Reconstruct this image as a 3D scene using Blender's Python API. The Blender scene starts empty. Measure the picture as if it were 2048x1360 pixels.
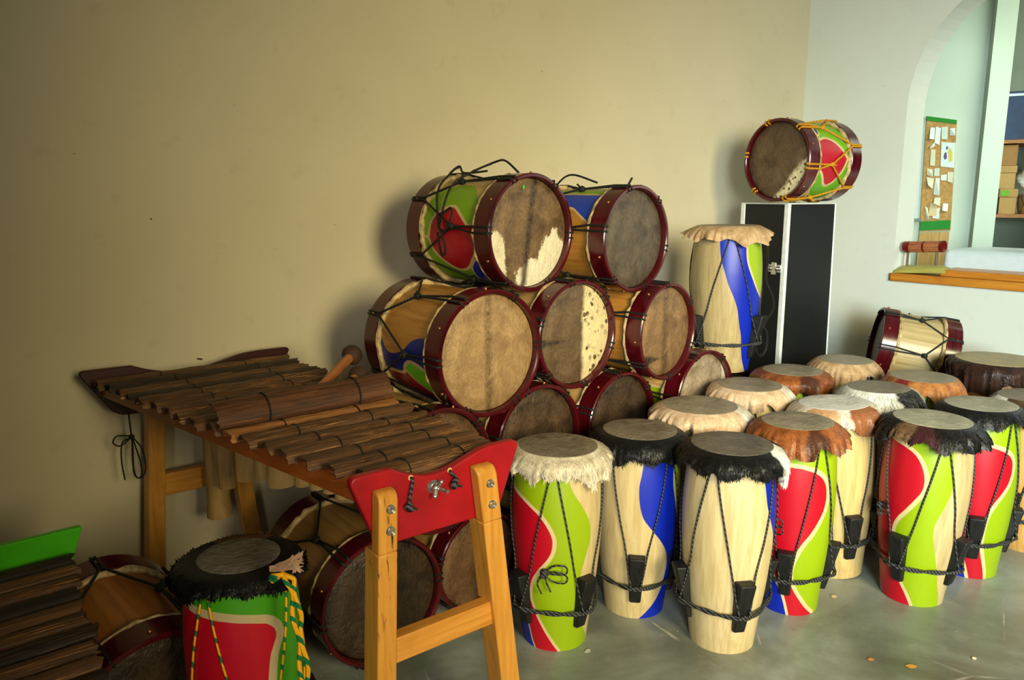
import bpy, math, random
import numpy as np
from mathutils import Vector, Matrix
random.seed(7)
PI = math.pi
SC = bpy.context.scene
COL = SC.collection

# ------------------------------------------------------------------ camera model (used to survey positions)
F = 1560.0; PITCH = math.radians(10.5); CH = 1.5
CO = Vector((0, 0, CH))
def ray(x, y):
    u = (x-1024)/F; v = (680-y)/F
    return Vector((u, math.cos(PITCH)+v*math.sin(PITCH), -math.sin(PITCH)+v*math.cos(PITCH)))
def atz(x, y, z):
    r = ray(x, y); return CO + r*((z-CH)/r.z)
def atd(x, y, d):
    r = ray(x, y); return CO + r*(d/math.hypot(r.x, r.y))
def onplane(x, y, P, n):
    r = ray(x, y); return CO + r*((P-CO).dot(n)/r.dot(n))

# ------------------------------------------------------------------ mesh helpers
class MB:
    def __init__(s): s.v = []; s.f = []; s.mi = []
    def add(s, vs, fs, m=0):
        b = len(s.v); s.v.extend([tuple(p) for p in vs])
        for f in fs: s.f.append(tuple(i+b for i in f)); s.mi.append(m)
    def box(s, c, d, M=None, m=0):
        x, y, z = d[0]/2, d[1]/2, d[2]/2
        vs = [Vector((sx*x, sy*y, sz*z)) for sz in (-1, 1) for sy in (-1, 1) for sx in (-1, 1)]
        if M is not None: vs = [M @ p for p in vs]
        vs = [p+Vector(c) for p in vs]
        s.add(vs, [(0,2,3,1),(4,5,7,6),(0,1,5,4),(2,6,7,3),(0,4,6,2),(1,3,7,5)], m)
    def hexa(s, q, m=0):   # 8 points: bottom ring 4, top ring 4
        s.add(q, [(3,2,1,0),(4,5,6,7),(0,1,5,4),(1,2,6,5),(2,3,7,6),(3,0,4,7)], m)
    def lathe(s, prof, n=48, M=None, cap0=False, cap1=False, closed=False, m=0):
        vs = []; fs = []
        for r, z in prof:
            for i in range(n):
                a = 2*PI*i/n; p = Vector((r*math.cos(a), r*math.sin(a), z))
                vs.append(M @ p if M is not None else p)
        k = len(prof)
        for j in range(k if closed else k-1):
            j2 = (j+1) % k
            for i in range(n):
                i2 = (i+1) % n
                fs.append((j*n+i, j*n+i2, j2*n+i2, j2*n+i))
        if cap0: fs.append(tuple(reversed(range(n))))
        if cap1: fs.append(tuple((k-1)*n+i for i in range(n)))
        s.add(vs, fs, m)
    def tube(s, pts, r, n=6, closed=False, m=0):
        pts = [Vector(p) for p in pts]; k = len(pts)
        if k < 2: return
        rr = r if isinstance(r, (list, tuple)) else [r]*k
        T = []
        for i in range(k):
            a = pts[(i-1) % k] if closed or i > 0 else pts[i]
            b = pts[(i+1) % k] if closed or i < k-1 else pts[i]
            d = b-a
            T.append(d.normalized() if d.length > 1e-9 else Vector((0,0,1)))
        up = Vector((0,0,1)) if abs(T[0].z) < .9 else Vector((1,0,0))
        N = (up-T[0]*up.dot(T[0])).normalized()
        vs = []; fs = []
        for i in range(k):
            N = N-T[i]*N.dot(T[i])
            N = N.normalized() if N.length > 1e-6 else T[i].orthogonal().normalized()
            B = T[i].cross(N)
            for j in range(n):
                a = 2*PI*j/n
                vs.append(pts[i]+(N*math.cos(a)+B*math.sin(a))*rr[i])
        for i in range(k if closed else k-1):
            i2 = (i+1) % k
            for j in range(n):
                j2 = (j+1) % n
                fs.append((i*n+j, i*n+j2, i2*n+j2, i2*n+j))
        if not closed:
            fs.append(tuple(reversed(range(n)))); fs.append(tuple((k-1)*n+j for j in range(n)))
        s.add(vs, fs, m)
    def prism(s, outline, mapf, d0, d1, m=0):  # outline [(a,b)], mapf(a,b,d)->point
        n = len(outline)
        vs = [mapf(a, b, d0) for a, b in outline]+[mapf(a, b, d1) for a, b in outline]
        fs = [tuple(range(n)), tuple(reversed(range(n, 2*n)))]
        for i in range(n):
            i2 = (i+1) % n; fs.append((i2, i, i+n, i2+n))
        s.add(vs, fs, m)
    def ball(s, c, r, sc=(1,1,1), n=12, m=0):
        vs = []; fs = []; k = max(6, n//2+1)
        for j in range(k+1):
            t = PI*j/k
            for i in range(n):
                a = 2*PI*i/n
                vs.append(Vector(c)+Vector((r*sc[0]*math.sin(t)*math.cos(a), r*sc[1]*math.sin(t)*math.sin(a), r*sc[2]*math.cos(t))))
        for j in range(k):
            for i in range(n):
                i2 = (i+1) % n; fs.append((j*n+i, (j+1)*n+i, (j+1)*n+i2, j*n+i2))
        s.add(vs, fs, m)
    def build(s, name, mat, parent=None, smooth=True, bevel=0, segs=2, sub=0, ang=40):
        me = bpy.data.meshes.new(name); me.from_pydata(s.v, [], s.f); me.validate(); me.update()
        o = bpy.data.objects.new(name, me); COL.objects.link(o)
        mats = mat if isinstance(mat, (list, tuple)) else [mat]
        for x in mats: me.materials.append(x)
        if len(mats) > 1 and len(me.polygons) == len(s.mi):
            me.polygons.foreach_set('material_index', s.mi)
        import bmesh
        bm = bmesh.new(); bm.from_mesh(me); bmesh.ops.recalc_face_normals(bm, faces=bm.faces); bm.to_mesh(me); bm.free()
        if bevel:
            b = o.modifiers.new('bevel', 'BEVEL'); b.width = bevel; b.segments = segs; b.limit_method = 'ANGLE'; b.angle_limit = math.radians(30)
        if sub:
            u = o.modifiers.new('sub', 'SUBSURF'); u.levels = sub; u.render_levels = sub
        if smooth:
            for p in me.polygons: p.use_smooth = True
            me.set_sharp_from_angle(angle=math.radians(ang))
        if parent is not None: o.parent = parent
        return o

def tag(o, label=None, cat=None, group=None, kind=None):
    if label: o['label'] = label
    if cat: o['category'] = cat
    if group: o['group'] = group
    if kind: o['kind'] = kind
    return o
def empty(name, M, label, cat, group=None):
    o = bpy.data.objects.new(name, None); COL.objects.link(o); o.empty_display_size = .05
    o.matrix_world = M
    return tag(o, label, cat, group)
def spline(pts, n=8, closed=False):
    P = [Vector(p) for p in pts]; k = len(P); out = []
    rng = range(k if closed else k-1)
    for i in rng:
        if closed: p0, p1, p2, p3 = P[(i-1) % k], P[i], P[(i+1) % k], P[(i+2) % k]
        else: p0, p1, p2, p3 = P[max(i-1, 0)], P[i], P[i+1], P[min(i+2, k-1)]
        for j in range(n):
            t = j/n
            out.append(.5*((2*p1)+(p2-p0)*t+(2*p0-5*p1+4*p2-p3)*t*t+(3*p1-p0-3*p2+p3)*t**3))
    if not closed: out.append(P[-1])
    return out

# ------------------------------------------------------------------ materials
def S(r, g, b):  # sRGB 0-255 -> linear
    f = lambda c: c/12.92 if c <= .04045 else ((c+.055)/1.055)**2.4
    return (f(r/255), f(g/255), f(b/255), 1)
class G:
    def __init__(s, name, rough=.6, spec=.5):
        s.mat = bpy.data.materials.new(name); s.mat.use_nodes = True
        s.nt = s.mat.node_tree; s.b = s.nt.nodes['Principled BSDF']
        s.b.inputs['Roughness'].default_value = rough
        s.b.inputs['Specular IOR Level'].default_value = spec
        s._tc = None
    def n(s, t): return s.nt.nodes.new(t)
    def l(s, a, b): s.nt.links.new(a, b)
    def put(s, sock, v):
        if hasattr(v, 'is_output') or isinstance(v, bpy.types.NodeSocket): s.l(v, sock)
        else:
            if sock.type == 'RGBA' and not hasattr(v, '__len__'): v = (v, v, v, 1)
            sock.default_value = v
    def tc(s):
        if not s._tc: s._tc = s.n('ShaderNodeTexCoord')
        return s._tc.outputs['Object']
    def xyz(s, vec=None):
        x = s.n('ShaderNodeSeparateXYZ'); s.l(vec or s.tc(), x.inputs[0]); return x.outputs
    def map(s, sc=(1,1,1), loc=(0,0,0), rot=(0,0,0), vec=None):
        m = s.n('ShaderNodeMapping'); s.l(vec or s.tc(), m.inputs[0])
        m.inputs['Scale'].default_value = sc; m.inputs['Location'].default_value = loc; m.inputs['Rotation'].default_value = rot
        return m.outputs[0]
    def noise(s, scale, vec=None, detail=4, rough=.55, dist=0):
        x = s.n('ShaderNodeTexNoise'); s.l(vec or s.tc(), x.inputs['Vector'])
        x.inputs['Scale'].default_value = scale; x.inputs['Detail'].default_value = detail
        x.inputs['Roughness'].default_value = rough; x.inputs['Distortion'].default_value = dist
        return x.outputs['Fac']
    def voro(s, scale, vec=None, feat='F1', rand=1):
        x = s.n('ShaderNodeTexVoronoi'); s.l(vec or s.tc(), x.inputs['Vector']); x.feature = feat
        x.inputs['Scale'].default_value = scale; x.inputs['Randomness'].default_value = rand
        return x.outputs['Distance']
    def m(s, op, a, b=0.0, c=None, clamp=False):
        x = s.n('ShaderNodeMath'); x.operation = op; x.use_clamp = clamp
        s.put(x.inputs[0], a); s.put(x.inputs[1], b)
        if c is not None: s.put(x.inputs[2], c)
        return x.outputs[0]
    def step(s, a, lo, hi):  # smooth clamp map
        x = s.n('ShaderNodeMapRange'); x.clamp = True
        s.put(x.inputs[0], a); x.inputs[1].default_value = lo; x.inputs[2].default_value = hi
        x.inputs[3].default_value = 0; x.inputs[4].default_value = 1
        return x.outputs[0]
    def mix(s, f, a, b, blend='MIX'):
        x = s.n('ShaderNodeMix'); x.data_type = 'RGBA'; x.blend_type = blend
        s.put(x.inputs[0], f); s.put(x.inputs[6], a); s.put(x.inputs[7], b)
        return x.outputs[2]
    def ramp(s, f, stops):
        x = s.n('ShaderNodeValToRGB'); s.l(f, x.inputs[0]); e = x.color_ramp.elements
        while len(e) < len(stops): e.new(.5)
        for i, (p, c) in enumerate(stops): e[i].position = p; e[i].color = c
        return x.outputs[0]
    def color(s, c): s.put(s.b.inputs['Base Color'], c); return s
    def rough(s, r): s.put(s.b.inputs['Roughness'], r); return s
    def bump(s, h, st=.3, dist=.01):
        x = s.n('ShaderNodeBump'); x.inputs['Strength'].default_value = st; x.inputs['Distance'].default_value = dist
        s.l(h, x.inputs['Height']); s.l(x.outputs[0], s.b.inputs['Normal']); return s

def simple(name, col, rough=.5, var=.12, scale=20, spec=.5, metal=0, bump=0, stretch=(1,1,1)):
    g = G(name, rough, spec)
    n = g.noise(scale, g.map(stretch), 5)
    dark = tuple(c*(1-var*2) for c in col[:3])+(1,)
    lite = tuple(min(1, c*(1+var)) for c in col[:3])+(1,)
    g.color(g.ramp(n, [(.3, dark), (.7, lite)]))
    g.b.inputs['Metallic'].default_value = metal
    if bump: g.bump(n, bump)
    return g.mat

WOOD_PALE = (S(204,184,136), S(180,156,106))
def wood_color(g, c1, c2, axis='z', scale=1):
    sc = {'z': (28,28,1.6), 'x': (1.6,28,28), 'y': (28,1.6,28)}[axis]
    n = g.noise(2.0*scale, g.map(sc), 5, .6, .4)
    n2 = g.noise(5, g.map((1,1,1)), 3)
    c = g.ramp(n, [(.3, c2), (.62, c1)])
    c = g.mix(g.step(n2, .62, .78), c, tuple(x*.8 for x in c2[:3])+(1,))
    fine = g.step(g.noise(9*scale, g.map(sc), 3), .63, .74)
    c = g.mix(g.m('MULTIPLY', fine, .35), c, tuple(x*.45 for x in c2[:3])+(1,))
    return c, n
def wood(name, c1, c2, axis='z', rough=.45, scale=1):
    g = G(name, rough, .4); c, n = wood_color(g, c1, c2, axis, scale); g.color(c); g.bump(n, .08, .004)
    return g.mat

GREEN = S(146,174,8); RED = S(184,6,32); BLUE = S(5,36,172); CREAM = S(222,200,150)
MATS = {}
def curve_node(g, v, pts):
    """single-valued curve theta(v): pts [(v,theta)] sorted; returns theta socket"""
    c = g.n('ShaderNodeFloatCurve'); cu = c.mapping.curves[0]
    pts = sorted(pts)
    cu.points[0].location = (0, pts[0][1]/(2*PI)+.5); cu.points[1].location = (1, pts[-1][1]/(2*PI)+.5)
    for a, t in pts[1:-1]: cu.points.new(a, min(1, max(0, t/(2*PI)+.5)))
    for p in cu.points: p.handle_type = 'VECTOR'
    c.mapping.update(); c.inputs[0].default_value = 1; g.put(c.inputs[1], v)
    return g.m('MULTIPLY', g.m('SUBTRACT', c.outputs[0], .5), 2*PI)
def s2t(s):
    if abs(s) <= 1: return math.asin(s)
    return math.copysign(PI/2+(abs(s)-1)*1.2, s)
def dense(vs):
    P = [Vector((v, s2t(s), 0)) for v, s in sorted(vs)]
    return [(p.x, p.y) for p in spline(P, 10)]
def offset_curve(pts, w, R, L):
    """shift polyline by w metres towards larger theta (normal in the unrolled surface)"""
    A = np.array([(v*L, t*R) for v, t in pts]); d = np.gradient(A, axis=0)
    nrm = np.stack([-d[:,1], d[:,0]], 1); nrm /= (np.linalg.norm(nrm, axis=1, keepdims=True)+1e-9)
    B = A+nrm*w
    v = B[:,0]/L; t = B[:,1]/R
    grid = np.linspace(0, 1, 60)
    o = np.argsort(v); return list(zip(grid, np.interp(grid, v[o], t[o])))
def paint_mat(name, bands, base, R, L, woodc=WOOD_PALE, rough=.4, z0=0.0):
    """bands: [(curve [(v,s)], cream half width m, colour or 'wood')]; the sequence runs with growing theta"""
    g = G(name, rough, .45); o = g.xyz()
    th = g.m('ARCTAN2', o[0], g.m('MULTIPLY', o[1], -1.0))
    v = g.m('DIVIDE', g.m('SUBTRACT', o[2], z0), L)
    wc, wn = wood_color(g, woodc[0], woodc[1])
    brush = g.noise(14, g.map((6,6,.6)), 3)
    def paint(c):
        if c == 'wood': return wc
        return g.mix(g.m('MULTIPLY', brush, .25), c, tuple(x*.62 for x in c[:3])+(1,))
    cream = g.mix(.55, wc, CREAM)
    col = paint(base); mask = 0.0 if base == 'wood' else 1.0
    def edge(c): return g.m('MULTIPLY_ADD', g.m('SUBTRACT', th, c), 60.0, .5, True)
    for vs, w, c in bands:
        p = dense(vs)
        if w:
            e1 = edge(curve_node(g, v, offset_curve(p, -w, R, L)))
            col = g.mix(e1, col, cream)
            e2 = edge(curve_node(g, v, offset_curve(p, w, R, L)))
            col = g.mix(e2, col, paint(c))
        else:
            e = edge(curve_node(g, v, offset_curve(p, 0, R, L)))
            col = g.mix(e, col, paint(c))
    g.color(col); g.bump(wn, .05, .003)
    return g.mat

def hide_mat(name, c1, c2, spec):
    """drum skin: spec list of ('spine',axis angle,width) ('patch',angle,offset,col,noise) ('dots',..)"""
    g = G(name, .42, .5); o = g.xyz()
    n1 = g.noise(9, None, 6, .65, .6); n2 = g.noise(60, g.map((1,1,1)), 4, .7); 
    col = g.mix(g.step(n1, .32, .68), c2, c1)
    scr = g.step(g.noise(16, g.map((1, 7, 1), rot=(0,0,.6)), 5, .7, 1.2), .6, .72)
    def lin(a): return g.m('ADD', g.m('MULTIPLY', o[0], math.cos(a)), g.m('MULTIPLY', o[1], math.sin(a)))
    for s in spec:
        if s[0] == 'spine':
            d = g.m('ABSOLUTE', g.m('ADD', lin(s[1]), g.m('MULTIPLY', g.m('SUBTRACT', n1, .5), .03)))
            m = g.m('SUBTRACT', 1.0, g.step(d, s[2]*.25, s[2])); col = g.mix(g.m('MULTIPLY', m, s[3]), col, S(38,28,20))
        if s[0] == 'patch':
            d = g.m('ADD', lin(s[1]), g.m('MULTIPLY', g.m('SUBTRACT', g.noise(s[4] if len(s) > 4 else 14, None, 5, .7), .5), s[5] if len(s) > 5 else .16))
            m = g.step(d, s[2], s[2]+.02); col = g.mix(m, col, s[3])
            if len(s) > 6:   # dark dots inside the patch
                vd = g.voro(s[6], None, 'F1'); vn = g.noise(7)
                dm = g.m('MULTIPLY', g.m('SUBTRACT', 1.0, g.step(vd, .30, .38)), g.step(vn, .40, .5))
                col = g.mix(g.m('MULTIPLY', dm, m), col, S(92,74,56))
        if s[0] == 'blob':
            dx = g.m('DIVIDE', g.m('SUBTRACT', o[0], s[1]), s[3]); dy = g.m('DIVIDE', g.m('SUBTRACT', o[1], s[2]), s[4])
            d = g.m('SQRT', g.m('ADD', g.m('MULTIPLY', dx, dx), g.m('MULTIPLY', dy, dy)))
            d = g.m('ADD', d, g.m('MULTIPLY', g.m('SUBTRACT', g.noise(18, None, 6, .75), .5), 1.5))
            col = g.mix(g.m('SUBTRACT', 1.0, g.step(d, .92, 1.06)), col, s[5])
        if s[0] == 'wedge':
            d = g.m('ADD', g.m('ABSOLUTE', g.m('SUBTRACT', o[0], s[1])), g.m('MULTIPLY', o[1], s[2]))
            m = g.m('SUBTRACT', 1.0, g.step(d, -.012, 0.0)); col = g.mix(m, col, S(40,30,22))
    wr = g.noise(26, g.map((1, 1.6, 1), rot=(0,0,.8)), 3, .5, 1.8); ridge = g.m('SUBTRACT', 1.0, g.m('MULTIPLY', g.m('ABSOLUTE', g.m('SUBTRACT', wr, .5)), 9.0), None, True)
    col = g.mix(g.m('MULTIPLY', g.m('MULTIPLY', ridge, g.step(n1, .4, .65)), .5), col, tuple(min(1, x*1.75) for x in c1[:3])+(1,))
    col = g.mix(g.m('MULTIPLY', scr, .35), col, tuple(min(1, x*1.9) for x in c1[:3])+(1,))
    col = g.mix(g.m('MULTIPLY', g.step(n2, .58, .72), .3), col, tuple(x*.5 for x in c2[:3])+(1,))
    g.color(col); g.rough(g.m('MULTIPLY_ADD', n1, .35, .25)); g.bump(g.m('ADD', g.m('ADD', n1, g.m('MULTIPLY', n2, .4)), g.m('MULTIPLY', wr, .9)), .55, .008)
    return g.mat

def fur_mat(name, c1, c2, sectors=()):
    g = G(name, .48, .4); o = g.xyz()
    th = g.m('ARCTAN2', o[0], g.m('MULTIPLY', o[1], -1.0))
    n = g.noise(22, None, 4, .6); f = g.noise(120, None, 2)
    col = g.mix(g.step(n, .35, .65), c2, c1)
    for a, b, c in sectors:
        mid = math.radians((a+b)/2); hw = math.radians((b-a)/2)
        d = g.m('ABSOLUTE', g.m('SUBTRACT', th, mid))
        d = g.m('ADD', d, g.m('MULTIPLY', g.m('SUBTRACT', g.noise(14), .5), .7))
        col = g.mix(g.m('SUBTRACT', 1.0, g.step(d, hw-.06, hw+.06)), col, c)
    col = g.mix(g.m('MULTIPLY', g.step(f, .45, .7), .3), col, tuple(x*.45 for x in c2[:3])+(1,))
    g.color(col); return g.mat

def rope_mat(name, c1, c2, sc=240, st=(.35, .6)):
    g = G(name, .65, .3)
    w = g.n('ShaderNodeTexWave'); w.bands_direction = 'DIAGONAL'; g.l(g.tc(), w.inputs[0])
    w.inputs['Scale'].default_value = sc/6.28; w.inputs['Distortion'].default_value = 1.5
    g.color(g.ramp(w.outputs['Fac'], [(st[0], c2), (st[1], c1)])); g.bump(w.outputs['Fac'], .4, .003)
    return g.mat

M_BLACK_ROPE = rope_mat('black_braided_rope', S(74,76,76), S(16,17,18))
M_THIN_ROPE = rope_mat('black_cord', S(40,44,38), S(12,14,12), 320)
M_YELLOW_ROPE = rope_mat('yellow_green_rope', S(236,170,20), S(10,110,60), 90, (.22, .3))
M_GOLD_ROPE = rope_mat('gold_rope', S(214,150,20), S(170,120,24), 200)
M_WEDGE = simple('black_stained_wedge_wood', S(22,22,22), .55, .35, 30, .4, bump=.15, stretch=(3,3,.6))
M_HOOP = None
def hoop_mat():
    g = G('maroon_lacquered_hoop', .2, .55)
    n = g.noise(6, g.map((1,1,8)), 4); g.color(g.ramp(n, [(.25, S(50,5,11)), (.75, S(86,10,20))]))
    g.rough(g.m('MULTIPLY_ADD', n, .2, .12)); return g.mat
M_HOOP = hoop_mat()
M_COLLAR = simple('folded_rawhide', S(196,170,120), .6, .35, 35, .4, bump=.5)
M_COPPER = simple('copper_tack', S(190,120,80), .3, .1, 20, .6, .8)
M_STEEL = simple('zinc_plated_steel', S(196,200,196), .28, .12, 60, .6, .9)
M_DARKIN = simple('shell_inside_wood', S(120,88,50), .7, .2, 10)

# ------------------------------------------------------------------ room
A = math.radians(38)
ET = Vector((math.cos(A), math.sin(A), 0)); EL = Vector((-math.sin(A), math.cos(A), 0)); UP = Vector((0,0,1))
MP = atz(694, 959, .9)                      # near corner of the marimba's end board
WB = MP+EL*1.66; WB.z = 0                   # a point of the back wall
# corner of the room: the back wall met by the sight line of the corner edge
r0 = ray(1607, 230); k = r0.x/r0.y
s_ = (k*WB.y-WB.x)/(ET.x-k*ET.y)
CORNER = WB+ET*s_
RD = -EL                                     # along the right wall, towards the viewer
RN = ET                                      # through the right wall, away from the room
CEIL = 3.3

def wall_mat(name, base, dirt):
    g = G(name, .8, .25)
    n = g.noise(1.3, None, 6, .6); n2 = g.noise(9, None, 5, .65); n3 = g.noise(160, None, 2)
    c = g.mix(g.step(n, .3, .75), tuple(x*.9 for x in base[:3])+(1,), base)
    c = g.mix(g.m('MULTIPLY', g.step(n2, .6, .8), .18), c, dirt)
    v = g.voro(7.5); sel = g.step(g.noise(3.1, None, 2), .52, .6)
    c = g.mix(g.m('MULTIPLY', g.m('MULTIPLY', g.m('SUBTRACT', 1.0, g.step(v, .012, .026)), sel), .75), c, dirt)
    ms = g.map((3.2, 3.2, 9), rot=(.2, .3, .9)); v2 = g.voro(1.0, ms)
    c = g.mix(g.m('MULTIPLY', g.m('SUBTRACT', 1.0, g.step(v2, .012, .03)), .5), c, tuple(x*.6 for x in dirt[:3])+(1,))
    g.color(c); g.bump(g.m('ADD', n2, g.m('MULTIPLY', n3, .3)), .12, .006)
    return g.mat
M_WALL = wall_mat('cream_plaster', S(212,200,172), S(120,92,52))
M_WALLR = wall_mat('pale_plaster', S(222,224,212), S(170,160,130))
M_WALLF = wall_mat('mint_white_plaster', S(214,226,206), S(180,190,170))

def structure(mb, name, mat, **kw):
    o = mb.build(name, mat, None, **kw); o['kind'] = 'structure'; return o

# floor
def floor_mat():
    g = G('polished_concrete', .3, .5)
    n = g.noise(1.6, None, 7, .62, .5); n2 = g.noise(7, None, 6, .65); n3 = g.noise(40, None, 4)
    c = g.ramp(n, [(.30, S(92,94,82)), (.5, S(134,141,132)), (.68, S(166,176,170))])
    c = g.mix(g.m('MULTIPLY', g.step(n2, .56, .7), .35), c, S(176,176,166))
    c = g.mix(g.m('MULTIPLY', g.step(n3, .64, .76), .3), c, S(84,78,60))
    e = g.voro(1.4, g.map((1,1,1), rot=(0,0,.4)), 'DISTANCE_TO_EDGE')
    dist = g.m('ADD', e, g.m('MULTIPLY', g.m('SUBTRACT', g.noise(9), .5), .03))
    c = g.mix(g.m('MULTIPLY', g.m('SUBTRACT', 1.0, g.step(g.m('ABSOLUTE', dist), .001, .004)), g.step(g.noise(2.2), .5, .6)), c, S(190,186,172))
    sp = g.voro(26); c = g.mix(g.m('MULTIPLY', g.m('SUBTRACT', 1.0, g.step(sp, .05, .09)), g.step(g.noise(5), .55, .62)), c, S(206,200,184))
    g.color(c); g.rough(g.m('MULTIPLY_ADD', n2, .35, .16)); g.bump(n2, .06, .004)
    return g.mat
fl = MB(); fl.box((1.5, 2.5, -.05), (16, 14, .1)); structure(fl, 'floor', floor_mat(), smooth=False)
ce = MB()
q = [CORNER-ET*7+RN*0+UP*CEIL, CORNER+UP*CEIL, CORNER+RD*7.2+UP*CEIL, CORNER+RD*7.2-ET*7+UP*CEIL]
ce.hexa(q+[p+UP*.1 for p in q]); structure(ce, 'ceiling', simple('white_ceiling_paint', S(220,214,196), .9, .04, 6), smooth=False)
# back wall
wb = MB(); q = [CORNER-ET*7, CORNER+ET*.0, CORNER+EL*.2, CORNER-ET*7+EL*.2]
wb.hexa(q+[p+UP*CEIL for p in q]); structure(wb, 'wall_back', M_WALL, smooth=False)
M_SMEAR = simple('dried_brown_smear', S(104,52,34), .9, .2, 60)
for i, (x, y, w_, h_, lab) in enumerate([(399, 718, .012, .004, 'small reddish smear on the back wall above the marimba end board'), (302, 438, .0035, .003, 'tiny dark nick in the back wall, upper left')]):
    p = onplane(x, y, WB, EL); mb = MB(); q = [p+ET*(w_*math.cos(2*PI*j/9)*(1+.3*math.sin(j*2)))+UP*(h_*math.sin(2*PI*j/9)-.2*w_*math.cos(2*PI*j/9)) for j in range(9)]
    mb.add([a-EL*.0005 for a in q]+[a-EL*.0016 for a in q], [tuple(range(9)), tuple(range(17, 8, -1))]+[(j, (j+1) % 9, (j+1) % 9+9, j+9) for j in range(9)])
    tag(mb.build('wall_smear', M_SMEAR, None, smooth=False), lab, 'stain')
# right wall with the arched opening
def rw(t, z, w=0): return CORNER+RD*t+RN*w+UP*z
J = onplane(1785, 545, CORNER, RN); T0 = (J-CORNER).dot(RD)
SILL = J.z
J2 = onplane(1813, 215, CORNER, RN); SPR = J2.z
AP = onplane(1925, 0, CORNER, RN); ta = (AP-CORNER).dot(RD)-T0; za = AP.z-SPR
ARX = .62; ARZ = za/math.sqrt(max(.05, 1-((ARX-ta)/ARX)**2))
T1 = T0+2*ARX+.25
arch = [(T0+ARX-ARX*math.cos(a), SPR+ARZ*math.sin(a)) for a in [PI/2*i/16 for i in range(17)]]
arch += [(T1-ARX+ARX*math.cos(a), SPR+ARZ*math.sin(a)) for a in [PI/2*(16-i)/16 for i in range(17)]]
TH = .225
wr = MB()
outer = [(-.02, 0), (7, 0), (7, CEIL), (-.02, CEIL)]
def quad(a, b, c, d, w): wr.add([rw(*a, w), rw(*b, w), rw(*c, w), rw(*d, w)], [(0,1,2,3)])
for w in (0, TH):
    quad((-.02,0), (T0,0), (T0,CEIL), (-.02,CEIL), w)
    quad((T0,0), (T1,0), (T1,SILL-.05), (T0,SILL-.05), w)
    quad((T1,0), (7,0), (7,CEIL), (T1,CEIL), w)
    for i in range(len(arch)-1):
        a, b = arch[i], arch[i+1]; quad(a, b, (b[0],CEIL), (a[0],CEIL), w)
ring = [(T0, SILL-.05)]+arch+[(T1, SILL-.05)]
for i in range(len(ring)):
    a, b = ring[i], ring[(i+1) % len(ring)]
    wr.add([rw(*a, 0), rw(*b, 0), rw(*b, TH), rw(*a, TH)], [(0,1,2,3)])
structure(wr, 'wall_right', M_WALLR, ang=30)
M_SILL = wood('orange_varnished_plank', S(206,136,48), S(176,104,28), 'x', .35)
def frameM(o, x, y, z):
    return Matrix((( x.x, y.x, z.x, o.x), (x.y, y.y, z.y, o.y), (x.z, y.z, z.z, o.z), (0,0,0,1)))
sm = MB(); sm.box((.95, .11, -.025), (1.9-.002, TH+.06, .05))
o = structure(sm, 'trim_1', M_SILL, bevel=.004); o.matrix_world = frameM(rw(T0, SILL), RD, RN, UP)
tA = (onplane(1879, 548, CORNER, RN)-CORNER).dot(RD)-T0
sm = MB(); sm.box((.75, .12, .02), (1.5, TH, .04))
o = structure(sm, 'trim_2', M_SILL, bevel=.004); o.matrix_world = frameM(rw(T0+tA, SILL), RD, RN, UP)

# far room
FD = Vector((.50, .866, 0)); FX = Vector((.866, -.50, 0))
FP = atd(1890, 350, 8.0); FP.z = 0
def fw(a, z, w=0): return FP+FX*a+UP*z+FD*w
def fpx(x, y, w=0):   # far wall coordinates of a sighted point, w in front of the wall is negative
    Q = onplane(x, y, FP+FD*w, FD); return (Q-FP).dot(FX), Q.z
wf = MB(); PA = fpx(1950, 300)[0]
q = [fw(-3, 0), fw(PA+.1, 0), fw(PA+.1, 0, .15), fw(-3, 0, .15)]
wf.hexa(q+[p+UP*CEIL for p in q]); structure(wf, 'wall_far', M_WALLF, smooth=False)
# pillar turned so that two of its faces show
px_ = Vector((math.cos(math.radians(-14)), math.sin(math.radians(-14)), 0)); py_ = Vector((-px_.y, px_.x, 0))
pc = onplane(1964, 300, FP-FD*.10, FD); pc.z = 0
wp = MB(); wp.box((.08, .27, CEIL/2), (.16, .54, CEIL))
o = structure(wp, 'wall_pillar', M_WALLF, smooth=False); o.matrix_world = frameM(pc, px_, py_, UP)
# shelved recess behind
wa = MB(); q = [fw(.3, 0, .7), fw(3.2, 0, .7), fw(3.2, 0, .85), fw(.3, 0, .85)]
wa.hexa(q+[p+UP*CEIL for p in q]); structure(wa, 'wall_recess', simple('grey_green_plaster', S(150,160,140), .8, .06, 3), smooth=False)
ce2 = MB(); q = [rw(-1.5, CEIL, TH), rw(5, CEIL, TH), rw(5, CEIL, 5), rw(-1.5, CEIL, 6)]
ce2.hexa(q+[p+UP*.1 for p in q]); structure(ce2, 'ceiling_far', simple('far_ceiling_paint', S(220,226,210), .9, .04, 6), smooth=False)

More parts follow.
